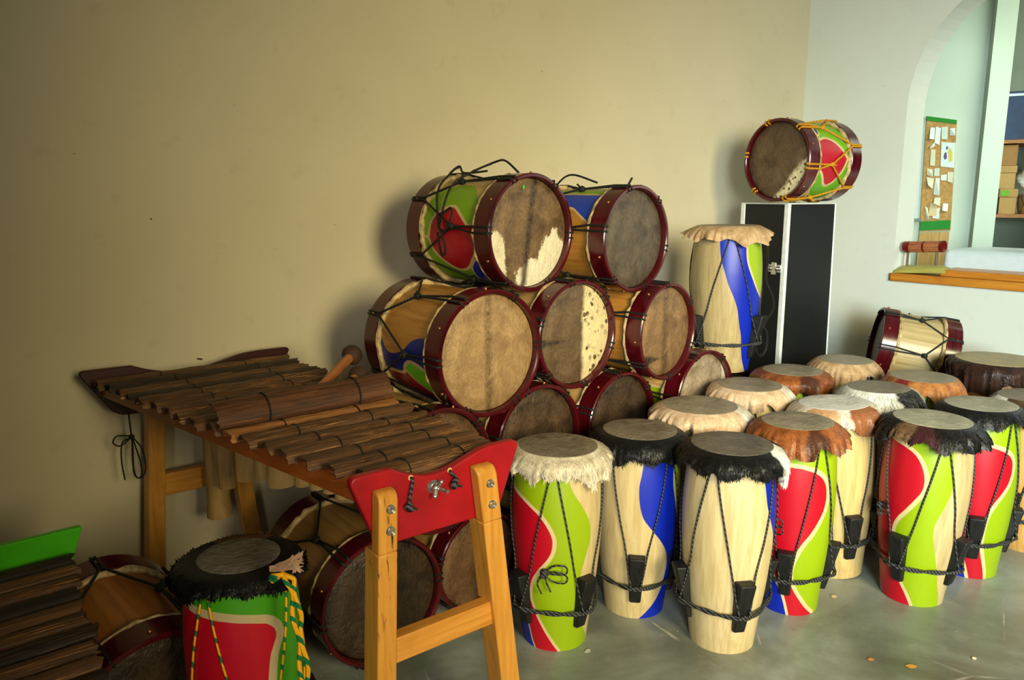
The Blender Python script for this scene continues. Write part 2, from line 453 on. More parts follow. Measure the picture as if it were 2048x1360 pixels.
# ------------------------------------------------------------------ upright hand drums
PROF = [(0, .108), (.04, .111), (.15, .120), (.3, .1345), (.45, .1445), (.58, .1505), (.7, .1515), (.8, .148), (.9, .141), (1, .134)]
def prof_r(v):
    for (a, ra), (b, rb) in zip(PROF, PROF[1:]):
        if v <= b: return ra+(rb-ra)*(v-a)/(b-a)
    return PROF[-1][1]
def drum_frame(B, H):
    L = (H-B).length; z = (H-B).normalized()
    c = CO-B; c.z = 0; c.normalize()
    y = -(c-z*c.dot(z)).normalized(); x = y.cross(z)
    return frameM(B, x, y, z), L
FURN = 0
def fur_collar(root, L, k, mat, hin=1.0, ruffle=.12, spread=1.4, droop=.085, sl=.022, ns=1500, thick=.002, flare=0, seed=0):
    global FURN
    rnd = random.Random(seed+FURN*13); FURN += 1
    R0 = .1325*k
    ph = [rnd.uniform(0, 2*PI) for _ in range(8)]
    def wob(a): return (math.sin(3*a+ph[0])*.35+math.sin(5*a+ph[1])*.3+math.sin(9*a+ph[2])*.35+math.sin(15*a+ph[3])*.3+math.sin(23*a+ph[4])*.25)
    def wob2(a): return math.sin(2*a+ph[5])*.5+math.sin(4*a+ph[6])*.4+math.sin(11*a+ph[7])*.35
    pr = [(.90*hin, .003), (hin, .0035), (1.05, .0), (1.05+(spread-1)*.45, -.010), (1.05+(spread-1)*.8, -.03), (1+(spread-1)*.97, -.6*droop), (1+(spread-1)*.86, -droop)]
    if flare: pr = [(.90*hin, .003), (hin, .0035), (1.05, .0), (1+(spread-1)*.4, -.16*droop), (1+(spread-1)*.7, -.4*droop), (1+(spread-1)*.9, -.7*droop), (1+(spread-1)*1.0, -droop)]
    def pt(a, t):
        f = t*6; i = min(5, int(f)); u = f-i
        r = pr[i][0]+(pr[i+1][0]-pr[i][0])*u; z = pr[i][1]+(pr[i+1][1]-pr[i][1])*u
        w = max(0, t-.3)/.7
        pl = math.sin(31*a+ph[2]+2*math.sin(3*a))*.5+math.sin(47*a+ph[6])*.35
        r = r*(1+ruffle*(wob(a)*.55+pl*.30)*w); z = z*(1+.46*wob2(a)*w)-.010*wob(a)*w*ruffle*4
        return Vector((R0*r*math.cos(a), R0*r*math.sin(a), L+z))
    mb = MB(); n = 192; rows = 13
    vs = [pt(2*PI*i/n, j/(rows-1)) for j in range(rows) for i in range(n)]
    fs = [(j*n+i, (j+1)*n+i, (j+1)*n+(i+1) % n, j*n+(i+1) % n) for j in range(rows-1) for i in range(n)]
    mb.add(vs, fs)
    for _ in range(ns):
        a = rnd.uniform(0, 2*PI); t = rnd.uniform(.26, 1)**.8
        p = pt(a, t); d = (pt(a, min(1, t+.06))-pt(a, max(0, t-.06)))
        d.normalize(); rad = Vector((math.cos(a), math.sin(a), 0)); tan = Vector((-math.sin(a), math.cos(a), 0))
        nrm = tan.cross(d); 
        if nrm.dot(rad+Vector((0,0,.6))) < 0: nrm = -nrm
        d = (d+nrm*rnd.uniform(.03, .22)+tan*rnd.uniform(-.35, .35)).normalized()
        l = sl*.62*rnd.uniform(.4, 1.2); w = tan*rnd.uniform(.0012, .0028)
        q = p-nrm*.0005; tip = q+d*l+Vector((0,0,-l*.12)); mid = q+d*l*.55+nrm*.001
        mb.add([q-w, q+w, mid+w*.8, mid-w*.8, tip], [(0,1,2,3), (3,2,4)])
    o = mb.build('fur_collar', mat, root)
    return o

def hand_drum(label, hx, hy, base=None, d=None, h=None, z0=0, D=.265, bands=(), paint='wood', woodc=WOOD_PALE,
              head=None, fur=None, wedge=24, nw=4, wedge_v=.19, lace=True, rope=None, seed=0, group='upright hand drums', knot=None, cat='drum', name='hand_drum', headr=1.0):
    rope = rope or M_BLACK_ROPE
    if base:
        B = atz(base[0], base[1], z0); k = D/.265
        dd = math.hypot(B.x, B.y)+.108*k; B = Vector((B.x, B.y, 0))*(dd/math.hypot(B.x, B.y)); B.z = z0
        H = atd(hx, hy, dd)
    else:
        H = atd(hx, hy, d) if d else atz(hx, hy, h)
        B = Vector((H.x, H.y, z0)); k = D/.265
    M, L = drum_frame(B, H)
    root = empty(name, M, label, cat, group)
    mat = paint_mat('painted_shell_'+str(seed), bands, paint, .14*k, L, woodc)
    n = 64
    mb = MB(); pr = [(r*k, v*L) for v, r in [(i/24, prof_r(i/24)) for i in range(25)]]
    inner = [(.118*k, L), (.112*k, L*.6), (.092*k, L*.1), (.09*k, 0)]
    mb.lathe(pr+inner, n, closed=True)
    mb.build('shell', mat, root, ang=60)
    mb = MB(); rr = .1325*k*headr
    mb.lathe([(0.0001, L+.0062), (rr*.5, L+.006), (rr*.93, L+.0055), (rr*.99, L+.004), (rr, L+.001), (rr, L-.006)], 64)
    mb.build('drumhead', head or M_HEADS[seed % len(M_HEADS)], root)
    fk = dict(fur or {}); fur_collar(root, L, k, fk.pop('mat'), seed=seed, hin=headr if headr < 1 else 1.0, **fk)
    # wedges
    vb = wedge_v; wl = .18*k
    angs = [math.radians(wedge+i*360/nw) for i in range(nw)]
    def pos(a, r, z): return Vector((r*math.sin(a), -r*math.cos(a), z))
    zc = (vb+.085)*L
    for a in angs:
        x = pos(a+PI/2, 1, 0); r = pos(a, 1, 0)
        za, zb = zc-wl*.55, zc+wl*.5
        ra, rb = prof_r(za/L)*k-.004, prof_r(zb/L)*k-.004
        mb = MB()
        def sec(z, rr0, w, t): return [r*rr0-x*w+UP*z, r*rr0+x*w+UP*z, r*(rr0+t)+x*w*.9+UP*z, r*(rr0+t)-x*w*.9+UP*z]
        mb.hexa(sec(za, ra, .021*k, .020*k)+sec(zb, rb, .031*k, .046*k))
        mb.build('tuning_wedge', M_WEDGE, root, bevel=.006*k, segs=3)
    # ring rope, resting on the wedges
    zr = zc-.03*k
    ring = []
    for i in range(nw):
        a, b = angs[i], angs[i]+2*PI/nw
        rw_ = prof_r(zr/L)*k+.036*k; rm = prof_r(zr/L)*k+.010*k
        for t in (-.13, 0, .13): ring.append(pos(a+t, rw_, zr))
        for u in (.3, .5, .7): ring.append(pos(a+(b-a)*u, rm+.006*k*(abs(u-.5)*5), zr-.004))
    rs = spline(ring, 3, True)
    mb = MB()
    for j in range(2):
        q = [p+UP*(.0042*math.sin(i*.6+PI*j))+Vector((p.x, p.y, 0)).normalized()*(.0032*math.cos(i*.6+PI*j)) for i, p in enumerate(rs)]
        mb.tube(q, .0046*k, 6, True)
    mb.build('ring_rope', rope, root)
    if lace:
        mb = MB()
        for i in range(nw):
            a = angs[i]
            for sgn in (-1, 1):
                top = a+sgn*(PI/nw-.055)
                P = []
                for u in [0, .12, .3, .5, .7, .85, 1]:
                    z = zr-.006+(L*.955-zr)*u
                    aa = a+sgn*.09*(1-u)+(top-a)*u
                    r = prof_r(z/L)*k+.005+(.034*k*(1-u/.25) if u < .25 else 0)
                    P.append(pos(aa, r, z))
                mb.tube(spline(P, 4), .0030*k, 6)
        mb.build('rope_lacing', rope, root)
    if knot:
        a, v, sz = math.radians(knot[0]), knot[1], knot[2]
        c = pos(a, prof_r(v)*k+.012, v*L); x = pos(a+PI/2, 1, 0)
        mb = MB()
        mb.ball(c, .014, (1,1,1.2))
        mb.tube(spline([c, c+x*sz*.5+UP*sz*.15, c+x*sz+UP*sz*.02, c+x*sz*.9-UP*sz*.3, c+x*sz*.35-UP*sz*.3, c], 6), .0028*k, 6)
        mb.tube(spline([c, c+x*sz*.4+UP*sz*.4, c+x*sz*.95+UP*sz*.45, c+x*sz*.9+UP*sz*.1, c], 6), .0028*k, 6)
        mb.tube(spline([c, c-x*sz*.3-UP*sz*.5, c-x*sz*.1-UP*sz*.95], 6), .003*k, 6)
        mb.tube(spline([c, c+x*sz*.1-UP*sz*.4, c+x*sz*.3-UP*sz*.8], 6), .003*k, 6)
        mb.build('tied_knot', rope, root)
    return root

M_HEADS = [hide_mat('grey_drum_skin_1', S(132,122,104), S(96,84,70), []),
           hide_mat('grey_drum_skin_2', S(152,142,122), S(122,110,90), []),
           hide_mat('pale_drum_skin', S(168,164,146), S(136,132,112), []),
           hide_mat('dark_drum_skin', S(112,104,92), S(82,74,64), [])]
HG, HP, HW, HD = M_HEADS[1], M_HEADS[2], M_HEADS[1], M_HEADS[0]
F_BLACKR = fur_mat('black_fur_brown_back', S(17,16,17), S(5,5,6), [(140, 181, S(92,60,36)), (-181, -150, S(92,60,36))])
F_CREAM = fur_mat('cream_goat_fur', S(226,216,192), S(196,180,150))
F_PINK = fur_mat('pinkish_cream_hide', S(226,200,170), S(196,160,126), [(60, 120, S(214,206,190))])
F_BLACK = fur_mat('black_goat_fur', S(17,16,17), S(5,5,6))
F_BLACKW = fur_mat('black_fur_white_patch', S(20,17,16), S(6,5,5), [(58, 100, S(236,234,226)), (140, 175, S(230,228,220))])
F_BROWN = fur_mat('russet_hide', S(156,90,42), S(110,56,22), [(10, 40, S(70,36,18))])
F_DKBROWN = fur_mat('dark_brown_fur', S(22,16,15), S(7,5,5), [(-48, -18, S(112,84,58)), (-16, 8, S(60,26,30))])
F_WHITE = fur_mat('white_long_fur', S(240,240,232), S(206,204,192), [(28, 88, S(24,20,18))])
F_WHITEBR = fur_mat('white_and_brown_hide', S(230,222,208), S(200,186,166), [(20, 75, S(140,80,40)), (-40, 12, S(196,150,108))])
F_TAN = fur_mat('tan_hide', S(204,172,132), S(168,132,94))
F_MAROON = fur_mat('dark_maroon_fur', S(62,34,24), S(30,16,12))
F_PDARK = fur_mat('brown_fur_white_tuft', S(90,66,44), S(54,38,26), [(-75, -35, S(228,222,208))])

# pattern curves read from the photograph: (height fraction, fraction across the visible width)
bA = [([(0,-.6),(.04,-.68),(.15,-.81),(.25,-1.0),(.4,-1.3),(1,-1.5)], .004, RED),
      ([(0,.16),(.037,.0),(.1,-.23),(.174,-.44),(.257,-.58),(.31,-.6),(.376,-.53),(.44,-.37),(.495,-.18),(.55,-.06),(.624,-.06),(.706,-.27),(.75,-.49),(.80,-.86),(.825,-1.3),(.86,-1.6),(1,-1.8)], .006, GREEN),
      ([(0,.98),(.08,.86),(.15,.72),(.3,.55),(.42,.57),(.495,.64),(.57,.71),(.63,.73),(.70,.67),(.77,.53),(.85,.33),(1,.1)], 0, 'wood')]
hand_drum('hand drum with red and lime green shell under cream fur, beside the marimba leg', 1116, 891, (1109, 1303), bands=bA, paint=BLUE,
          head=M_HEADS[0], fur=dict(mat=F_CREAM, ruffle=.16, spread=1.36, droop=.066, sl=.026, ns=3200), wedge=40, seed=1, knot=(-14, .44, .075))
bB = [([(0,.18),(.05,.46),(.11,.68),(.17,.78),(.25,.82),(.32,.82),(.39,.75),(.465,.57),(.54,.32),(.6,.14),(.68,.05),(.76,.03),(.83,.08),(1,.2)], 0, BLUE),
      ([(0,1.4),(.4,1.15),(.47,1.0),(.56,.95),(.66,.88),(.76,.83),(.86,.85),(1,.9)], .004, GREEN)]
hand_drum('pale wood hand drum with wavy blue stripe under black fur, second along the front', 1280, 859.7, (1266, 1236.8), bands=bB,
          head=M_HEADS[0], fur=dict(mat=F_BLACK, ruffle=.12, spread=1.36, droop=.074, sl=.022, ns=2600), wedge=2, seed=2, wedge_v=.17)
bC = [([(0,1.3),(.47,1.05),(.55,.98),(.61,.95),(.68,.88),(.76,.80),(.85,.76),(1,.7)], 0, BLUE)]
hand_drum('plain pale wood hand drum in front, black fur with a white tuft', 1463.8, 888, (1440, 1307), bands=bC, woodc=(S(210,191,146), S(184,161,112)),
          head=M_HEADS[3], fur=dict(mat=F_BLACKW, ruffle=.12, spread=1.38, droop=.068, sl=.022, ns=2800), wedge=25, seed=3)
bD = [([(0,.0),(.12,-.2),(.25,-.55),(.4,-.9),(.6,-1.2),(1,-1.5)], .006, RED),
      ([(0,.85),(.05,.6),(.11,.35),(.17,.15),(.24,.05),(.31,.1),(.4,.3),(.47,.52),(.54,.68),(.60,.77),(.665,.8),(.735,.76),(.785,.62),(.815,.35),(.83,0),(.837,-.6),(.845,-1.3),(.9,-1.7),(1,-1.8)], .008, GREEN)]
hand_drum('hand drum with a large red drop on lime green, russet hide collar', 1595, 842.6, (1574, 1230), D=.25, bands=bD, paint=BLUE,
          head=HG, fur=dict(mat=F_BROWN, ruffle=.14, spread=1.45, droop=.075, sl=.010, ns=1800, flare=1), wedge=-6, seed=4, knot=(-35, .5, .07), wedge_v=.17)
bE = [([(0,-.93),(.15,-1.0),(.3,-1.15),(1,-1.5)], .005, RED),
      ([(0,.05),(.07,-.15),(.135,-.35),(.24,-.5),(.34,-.57),(.425,-.57),(.485,-.48),(.54,-.32),(.6,-.15),(.66,0),(.715,.04),(.77,.0),(.83,-.13),(.87,-.32),(.895,-.6),(.91,-.9),(.93,-1.5),(1,-1.8)], .007, GREEN),
      ([(0,.83),(.05,.8),(.135,.68),(.24,.55),(.33,.43),(.41,.34),(.485,.32),(.56,.42),(.64,.53),(.72,.58),(.87,.56),(1,.6)], 0, 'wood')]
hand_drum('red and lime hand drum standing apart on bare floor, dark brown fur', 1865, 838.6, (1819, 1211), bands=bE, paint=BLUE, woodc=(S(198,178,132), S(170,148,104)),
          head=HP, fur=dict(mat=F_DKBROWN, ruffle=.16, spread=1.46, droop=.062, sl=.020, ns=2600, flare=1), wedge=-24, seed=5, knot=(-58, .52, .05))
bF = [([(0,-.75),(.2,-.85),(.4,-1.1),(1,-1.4)], .006, BLUE), ([(0,.05),(.12,-.15),(.25,-.5),(.4,-.85),(.6,-1.1),(1,-1.5)], .008, RED),
      ([(0,.62),(.05,.58),(.11,.5),(.17,.42),(.24,.36),(.31,.36),(.4,.42),(.47,.55),(.54,.72),(.60,.82),(.665,.86),(.735,.84),(.785,.7),(.815,.4),(.835,0),(.845,-.6),(.855,-1.3),(.9,-1.7),(1,-1.8)], .008, GREEN)]
hand_drum('red drop hand drum with black fur at the right, behind the one standing apart', 1962, 808.8, (1930, 1155), D=.258, bands=bF, paint='wood',
          head=HP, fur=dict(mat=F_BLACK, ruffle=.12, spread=1.36, droop=.066, sl=.02, ns=2400, flare=1), wedge=8, seed=6)
# the rows behind
hand_drum('pale hand drum with wide pinkish cream hide collar, behind the two black-furred ones', 1400, 811, h=.70, D=.285, bands=[([(0,.7),(1,.62)], 0, BLUE)], woodc=(S(216,196,142), S(190,164,110)),
          head=HW, fur=dict(mat=F_PINK, ruffle=.20, spread=1.36, droop=.085, sl=.008, ns=1500), wedge=-30, seed=7)
hand_drum('hand drum with pleated cream hide, between the bass drum pile and russet collars', 1499, 770, h=.70, D=.27, bands=[([(0,-.8),(1,-.62)], .004, 'wood')], paint=GREEN,
          head=HG, fur=dict(mat=F_PINK, ruffle=.16, spread=1.36, droop=.085, sl=.008, ns=1200), wedge=-40, seed=8)
hand_drum('lime hand drum with drooping russet collar, in front of the black case', 1585, 741, h=.69, D=.27, bands=[([(0,1.2),(1,1.1)], .004, 'wood')], paint=GREEN,
          head=HG, fur=dict(mat=F_BROWN, ruffle=.10, spread=1.42, droop=.085, sl=.008, ns=1200), wedge=-30, seed=9)
hand_drum('pale hand drum with shaggy tan hide, beside the foot of the case', 1690, 720, h=.69, D=.26, woodc=(S(206,186,146), S(180,158,116)),
          head=HG, fur=dict(mat=F_TAN, ruffle=.16, spread=1.45, droop=.085, sl=.018, ns=1800, flare=1), wedge=10, seed=10)
hand_drum('hand drum with shaggy white and black fur, third row by the wall', 1757, 775, (1738, 1094), D=.25, woodc=(S(196,178,132), S(166,146,102)),
          head=HD, fur=dict(mat=F_WHITE, ruffle=.14, spread=1.48, droop=.065, sl=.034, ns=2400, flare=1), wedge=-40, seed=11)
hand_drum('plain wood hand drum with white and brown hide, right behind the red drop one', 1668, 806, (1664, 1157), D=.264, woodc=(S(206,180,122), S(174,146,92)),
          head=hide_mat('chalky_drum_skin', S(232,230,226), S(200,196,192), []), fur=dict(mat=F_WHITEBR, ruffle=.15, spread=1.34, droop=.075, sl=.014, ns=1600), wedge=30, seed=12)
hand_drum('lime hand drum with orange-brown hide, under the tilted natural bass drum', 1846, 754, h=.69, D=.275, bands=[([(0,1.2),(1,1.0)], .004, 'wood')], paint=GREEN,
          head=HG, fur=dict(mat=fur_mat('orange_brown_hide', S(186,124,66), S(140,82,38), [(-50, -20, S(120,30,34))]), ruffle=.14, spread=1.35, droop=.09, sl=.010, ns=1500, flare=1), wedge=-30, seed=13)
hand_drum('wide drum with yellowed skin rim over dark maroon fur, against the right wall', 1996, 719, h=.70, D=.37, woodc=(S(160,110,60), S(120,76,38)),
          head=hide_mat('yellowed_skin', S(176,160,120), S(146,130,90), []), fur=dict(mat=F_MAROON, ruffle=.10, spread=1.2, droop=.10, sl=.02, ns=2200), wedge=-30, seed=14, headr=1.02)
hand_drum('orange wood hand drum half outside the frame, brown fur with a white tuft', 2068, 792, (2046, 1105), D=.27, woodc=(S(214,166,96), S(188,132,66)),
          head=HD, fur=dict(mat=F_PDARK, ruffle=.14, spread=1.4, droop=.085, sl=.026, ns=1800, flare=1), wedge=-20, seed=15, knot=(-52, .55, .04))
# on top of something behind the stack: the tall-standing drum
QH = atd(1456, 452, 3.92); QB = atd(1445, 744, 3.92)
bQ = [([(0,.85),(.08,.7),(.17,.6),(.25,.55),(.34,.45),(.456,.35),(.54,.22),(.62,.07),(.69,-.02),(.8,-.16),(.93,-.22),(1,-.22)], 0, BLUE),
      ([(0,1.6),(.4,1.15),(.49,1.0),(.56,.9),(.65,.75),(.74,.62),(.82,.57),(.93,.6),(1,.62)], .005, GREEN),
      ([(0,1.3),(.4,1.05),(.55,.985),(.7,1.02),(1,1.2)], .004, RED)]
hand_drum('blue striped hand drum raised high beside the black case, buff hide collar', 1456, 452, (1445, 746), z0=QB.z, D=.30, bands=bQ, woodc=(S(184,164,120), S(158,136,92)),
          head=HG, fur=dict(mat=F_TAN, ruffle=.16, spread=1.42, droop=.06, sl=.006, ns=900, flare=1), wedge=-52, nw=3, seed=16, wedge_v=.17)
bR = [([(0,-.2),(.3,.1),(.5,.35),(.665,.45),(.715,.52),(.75,.58),(.79,.55),(.83,.38),(.85,.05),(.868,-.4),(.88,-.8),(.895,-1.1),(.93,-1.6),(1,-1.8)], .010, S(66,150,10)),
      ([(0,.9),(1,1.0)], 0, 'wood')]
hand_drum('hand drum with red blob on green, yellow and green rope, under the marimba', 478, 1113, h=.635, D=.245, bands=bR, paint=RED, woodc=(S(130,110,76), S(110,90,60)),
          head=M_HEADS[3], fur=dict(mat=F_BLACKR, ruffle=.14, spread=1.30, droop=.036, sl=.022, ns=2600), wedge=8, seed=17, rope=M_YELLOW_ROPE, headr=.80)

rd = [o for o in bpy.data.objects if o.name.startswith('hand_drum')][-1]; RM = rd.matrix_world.inverted()
def rl(x, y, d): return RM @ atd(x, y, d)
for dx in (0, .011):
    mb = MB(); P = [rl(x, y, d)+Vector((dx, 0, 0)) for x, y, d in [(538,1163,1.70),(550,1150,1.69),(566,1152,1.68),(578,1170,1.67),(586,1215,1.66),(594,1270,1.655),(602,1330,1.65),(608,1385,1.65)]]
    P = spline(P, 6); mb.tube([p+Vector((.004*math.cos(i*.6+dx*300), .004*math.sin(i*.6+dx*300), 0)) for i, p in enumerate(P)], .0055, 7); mb.build('hanging_rope', M_YELLOW_ROPE, rd)
mb = MB(); rr_ = random.Random(5)
for i in range(46):
    a0 = rl(545+rr_.uniform(-6, 6), 1138+rr_.uniform(-5, 5), 1.70); a1 = rl(575+rr_.uniform(-8, 14), 1130+rr_.uniform(-8, 8), 1.68); a2 = rl(594+rr_.uniform(-10, 14), 1128+rr_.uniform(-26, 22), 1.67)
    mb.tube(spline([a0, a1, a2], 3), [.0022]*6+[.0006], 4)
mb.build('hide_tuft', simple('pale_hide_tuft', S(176,140,110), .8, .2, 30), rd)

# ------------------------------------------------------------------ double-headed bass drums
def bass_drum(label, front, alpha, R=.22, L=.5, tilt=0, roll=0, bands=(), paint='wood', woodc=(S(200,160,96), S(168,122,62)),
              head=None, rope=None, nl=6, loops=(), side=None, seed=0, group='bass drums piled along the back wall', lr=.0042, tag_leaf=None, flip=False, backhead=None):
    rope = rope or M_THIN_ROPE
    a = math.radians(alpha); t = math.radians(tilt)
    Z = Vector((math.sin(a)*math.cos(t), -math.cos(a)*math.cos(t), math.sin(t)))
    C = Vector(front)-Z*L/2
    Sd = Vector((-math.cos(a), -math.sin(a), 0))
    tc = CO-C
    if Sd.dot(tc) < 0: Sd = -Sd
    if side is not None: Sd = Vector(side)
    Y = -(Sd-Z*Sd.dot(Z)).normalized(); X = Y.cross(Z)
    root = empty('bass_drum', frameM(C, X, Y, Z), label, 'drum', group)
    Rs = R*.915; hw = .085*R/.22
    mat = paint_mat('painted_bass_shell_'+str(seed), bands, paint, Rs, L, woodc, .38, z0=-L/2)
    mb = MB(); zz = L/2-.03
    mb.lathe([(Rs, -zz), (Rs*1.012, -zz*.5), (Rs*1.016, 0), (Rs*1.012, zz*.5), (Rs, zz), (Rs*.95, zz), (Rs*.95, -zz)], 72, closed=True)
    mb.build('shell', mat, root, ang=60)
    rnd = random.Random(seed)
    for sg in (1, -1):
        mb = MB(); z1 = sg*L/2; z2 = sg*(L/2-hw); ro = R; ri = R*.925
        mb.lathe([(ri, z1-sg*.004), (ri+.004, z1), (ro-.004, z1), (ro, z1-sg*.004), (ro, z2+sg*.003), (ro-.003, z2), (ri, z2)], 72, closed=True)
        h = mb.build('hoop', M_HOOP, root, ang=35)
        # copper tacks and rope stitches of this hoop
        for i in range(nl):
            an = 2*PI*(i+.5)/nl+roll; r = Vector((math.cos(an), math.sin(an), 0))
            mb = MB(); mb.ball(r*(ro+.001)+UP*(z1-sg*hw*.35), .006, n=8)
            mb.build('tack', M_COPPER, h)
        mb = MB(); zc = z2-sg*.006
        n = 72; ring = [Vector((math.cos(2*PI*i/n), math.sin(2*PI*i/n), 0))*(Rs+.008+rnd.uniform(-.0025, .003))+UP*(zc+rnd.uniform(-.003, .003)) for i in range(n)]
        mb.tube(ring, [.011+rnd.uniform(-.0025, .0025) for _ in ring], 8, True)
        mb.build('rawhide_collar', M_COLLAR, root)
        mb = MB(); rh = R*.918; zh = z1-sg*.022
        mb.lathe([(.0001, zh), (rh*.6, zh), (rh*.95, zh-sg*.001), (rh, zh-sg*.006)], 64)
        mb.build('drumhead', (head if sg > 0 else (backhead or BH['tan'])), root)
    # rope lacing: pairs of strands drawn together by a knot
    mb = MB(); kn = MB(); st = MB()
    def pos(an, r, z): return Vector((r*math.cos(an), r*math.sin(an), z))
    for i in range(nl):
        an = 2*PI*i/nl+roll; zk = rnd.uniform(-.05, .07)
        kp = pos(an+rnd.uniform(-.05, .05), Rs*1.016+.010, zk)
        for w in (-.05, .05):
            mb.tube([kp, pos(an+w, R+.005, L/2-hw+.002), pos(an+w, R+.004, L/2-.004), pos(an+w, R*.95, L/2+.003), pos(an+w, R*.915, L/2-.012)], lr, 6)
        for w in (-.5, .5):
            mb.tube([kp, pos(an+w, R+.005, -L/2+hw-.002), pos(an+w, R+.004, -L/2+.004), pos(an+w, R*.95, -L/2-.003)], lr, 6)
        kn = MB(); kn.ball(kp, .013, (1.1, 1.1, 1.3), 8)
        kn.tube([kp, kp+pos(an, .022, 0)+UP*rnd.uniform(-.02, .02)], lr, 5); kn.build('lacing_knot', rope, root)
    mb.build('rope_lacing', rope, root)
    if loops:
        for P in loops:
            mb = MB(); mb.tube(spline([pos(math.radians(an), R*rr, z*L/2) for an, rr, z in P], 8), lr, 6); mb.build('loose_rope', rope, root)
    if tag_leaf:
        mb = MB(); an, rr = tag_leaf; c = pos(an, R*rr, L/2-.016)
        mb.hexa([c+Vector(p) for p in [(-.008,-.002,0), (.005,-.005,0), (.007,.001,0), (-.006,.004,0), (-.008,-.002,.003), (.005,-.005,.003), (.007,.001,.003), (-.006,.004,.003)]])
        mb.build('green_scrap', simple('green_paper', S(70,220,30), .5, .05), root)
    return root

BROWNW = (S(206,186,150), S(168,144,108))
BH = {
 'white2': hide_mat('brown_and_white_skin', S(124,98,68), S(80,60,40), [('blob', .10, .13, .10, .075, S(236,228,200)), ('blob', .10, -.16, .13, .045, S(228,218,186)), ('blob', .17, .02, .07, .09, S(236,228,200)), ('spine', PI/2-.15, .022, .9)]),
 'tan': hide_mat('tan_skin', S(164,134,92), S(134,104,68), [('spine', PI/2, .022, .55)]),
 'spot': hide_mat('spotted_half_skin', S(104,84,60), S(74,56,38), [('patch', PI/2, .03, S(226,208,158), 14, .05, 34), ('wedge', .02, .12)]),
 'fox': hide_mat('brown_skin', S(132,102,68), S(92,68,46), [('spine', PI/2, .03, .6), ('wedge', .11, .2)]),
 'white': hide_mat('brown_and_white_skin', S(140,110,76), S(96,72,48), [('spine', PI/2-.15, .022, .9), ('patch', -.25, .09, S(232,222,190), 9, .22), ('patch', .5, .12, S(236,228,200), 12, .2)]),
 'grey': hide_mat('grey_wrinkled_skin', S(92,80,66), S(58,49,38), []),
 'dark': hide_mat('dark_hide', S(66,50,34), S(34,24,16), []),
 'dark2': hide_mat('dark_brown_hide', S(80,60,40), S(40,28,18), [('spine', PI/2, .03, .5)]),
 'silver': hide_mat('silvery_skin', S(150,134,112), S(104,86,64), [('patch', PI/2, .13, S(206,200,190), 20, .12)]),
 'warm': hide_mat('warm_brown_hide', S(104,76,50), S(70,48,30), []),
 'corner': hide_mat('brown_skin_pale_edge', S(98,76,54), S(60,44,30), [('patch', -2.35, .12, S(220,204,160), 9, .10, 40)]),
}
ORW = (S(196,138,62), S(164,106,38))
# middle visible row
b1 = [([(0,-.2),(.15,-.36),(.2,-.14),(.27,.06),(.36,.10),(.5,0),(.6,-.18),(.7,-.27),(.8,-.28),(.87,-.24),(1,-.2)], 0, S(20,34,120)),
      ([(0,.5),(.2,.44),(.44,.42),(.5,.27),(.57,.18),(.68,.2),(.8,.32),(.9,.5),(1,.6)], .007, S(96,186,20)),
      ([(0,.46),(.2,.45),(.44,.43),(.5,.36),(.57,.5),(.68,.66),(.78,.8),(.86,.95),(1,1.1)], .005, S(140,8,24))]
bass_drum('bass drum with plain tan head, biggest in the pile, nearest the marimba', atd(985, 708, 2.62), 39, R=.222, bands=b1, woodc=ORW, head=BH['tan'], roll=.55, seed=1)
bass_drum('bass drum whose head is half dark, half white with spots', atd(1159, 670, 2.97), 41, R=.212, bands=[([(0,.3),(1,.2)], .004, BLUE)], head=BH['spot'], seed=2, roll=.2)
bass_drum('bass drum with reddish brown head, black streak low on it, right of the spotted one', atd(1339, 664, 3.26), 45, R=.203, head=BH['fox'], seed=3, roll=.1, woodc=ORW)
# top row
b4 = [([(0,-.85),(.2,-.8),(.45,-.85),(.58,-.85),(.68,-.75),(.75,-.62),(.87,-.62),(1,-.6)], 0, S(132,176,20)),
      ([(0,.06),(.24,.1),(.27,-.12),(.32,-.32),(.42,-.44),(.52,-.48),(.6,-.37),(.68,-.22),(.73,-.14),(.82,-.2),(1,-.3)], .006, RED),
      ([(0,.06),(.24,.11),(.27,.28),(.34,.5),(.46,.68),(.55,.7),(.65,.62),(.74,.45),(.81,.32),(1,.1)], .006, S(132,176,20)),
      ([(0,1.3),(.57,1.2),(.62,.9),(.66,.66),(.74,.50),(.81,.37),(1,.15)], .004, S(14,44,150))]
bass_drum('top left bass drum, lime and red shell, brown head with white patches', atd(1066, 466, 2.92), 43, R=.219, bands=b4, woodc=(S(214,178,112), S(184,146,84)), head=BH['white2'], seed=4, roll=.45,
          loops=[[(180,1.04,-.95),(178,1.16,-.75),(184,1.03,-.5),(170,1.08,-.2)], [(185,1.05,-.3),(182,1.2,.2),(190,1.22,.6),(196,1.04,.95)],
                 [(265,1.0,-.15),(255,1.1,.0),(248,1.12,.2),(258,1.12,.25),(268,1.08,.1),(266,1.0,-.15)], [(265,1.0,-.15),(272,1.1,.05),(285,1.12,.1),(290,1.1,-.05),(270,1.02,-.15)],
                 [(265,1.0,-.15),(230,1.08,-.35),(200,1.10,-.5),(178,1.14,-.75)], [(265,1.0,-.15),(225,1.08,-.1),(200,1.12,.1),(188,1.18,.25)]], tag_leaf=(3.35, .78))
b5 = [([(0,-.98),(1,-.98)], .004, S(132,176,20)), ([(0,-.9),(1,-.88)], .006, S(20,60,170)), ([(0,-.5),(.45,-.5),(.55,-.62),(.7,-.45),(1,.0)], .004, 'wood')]
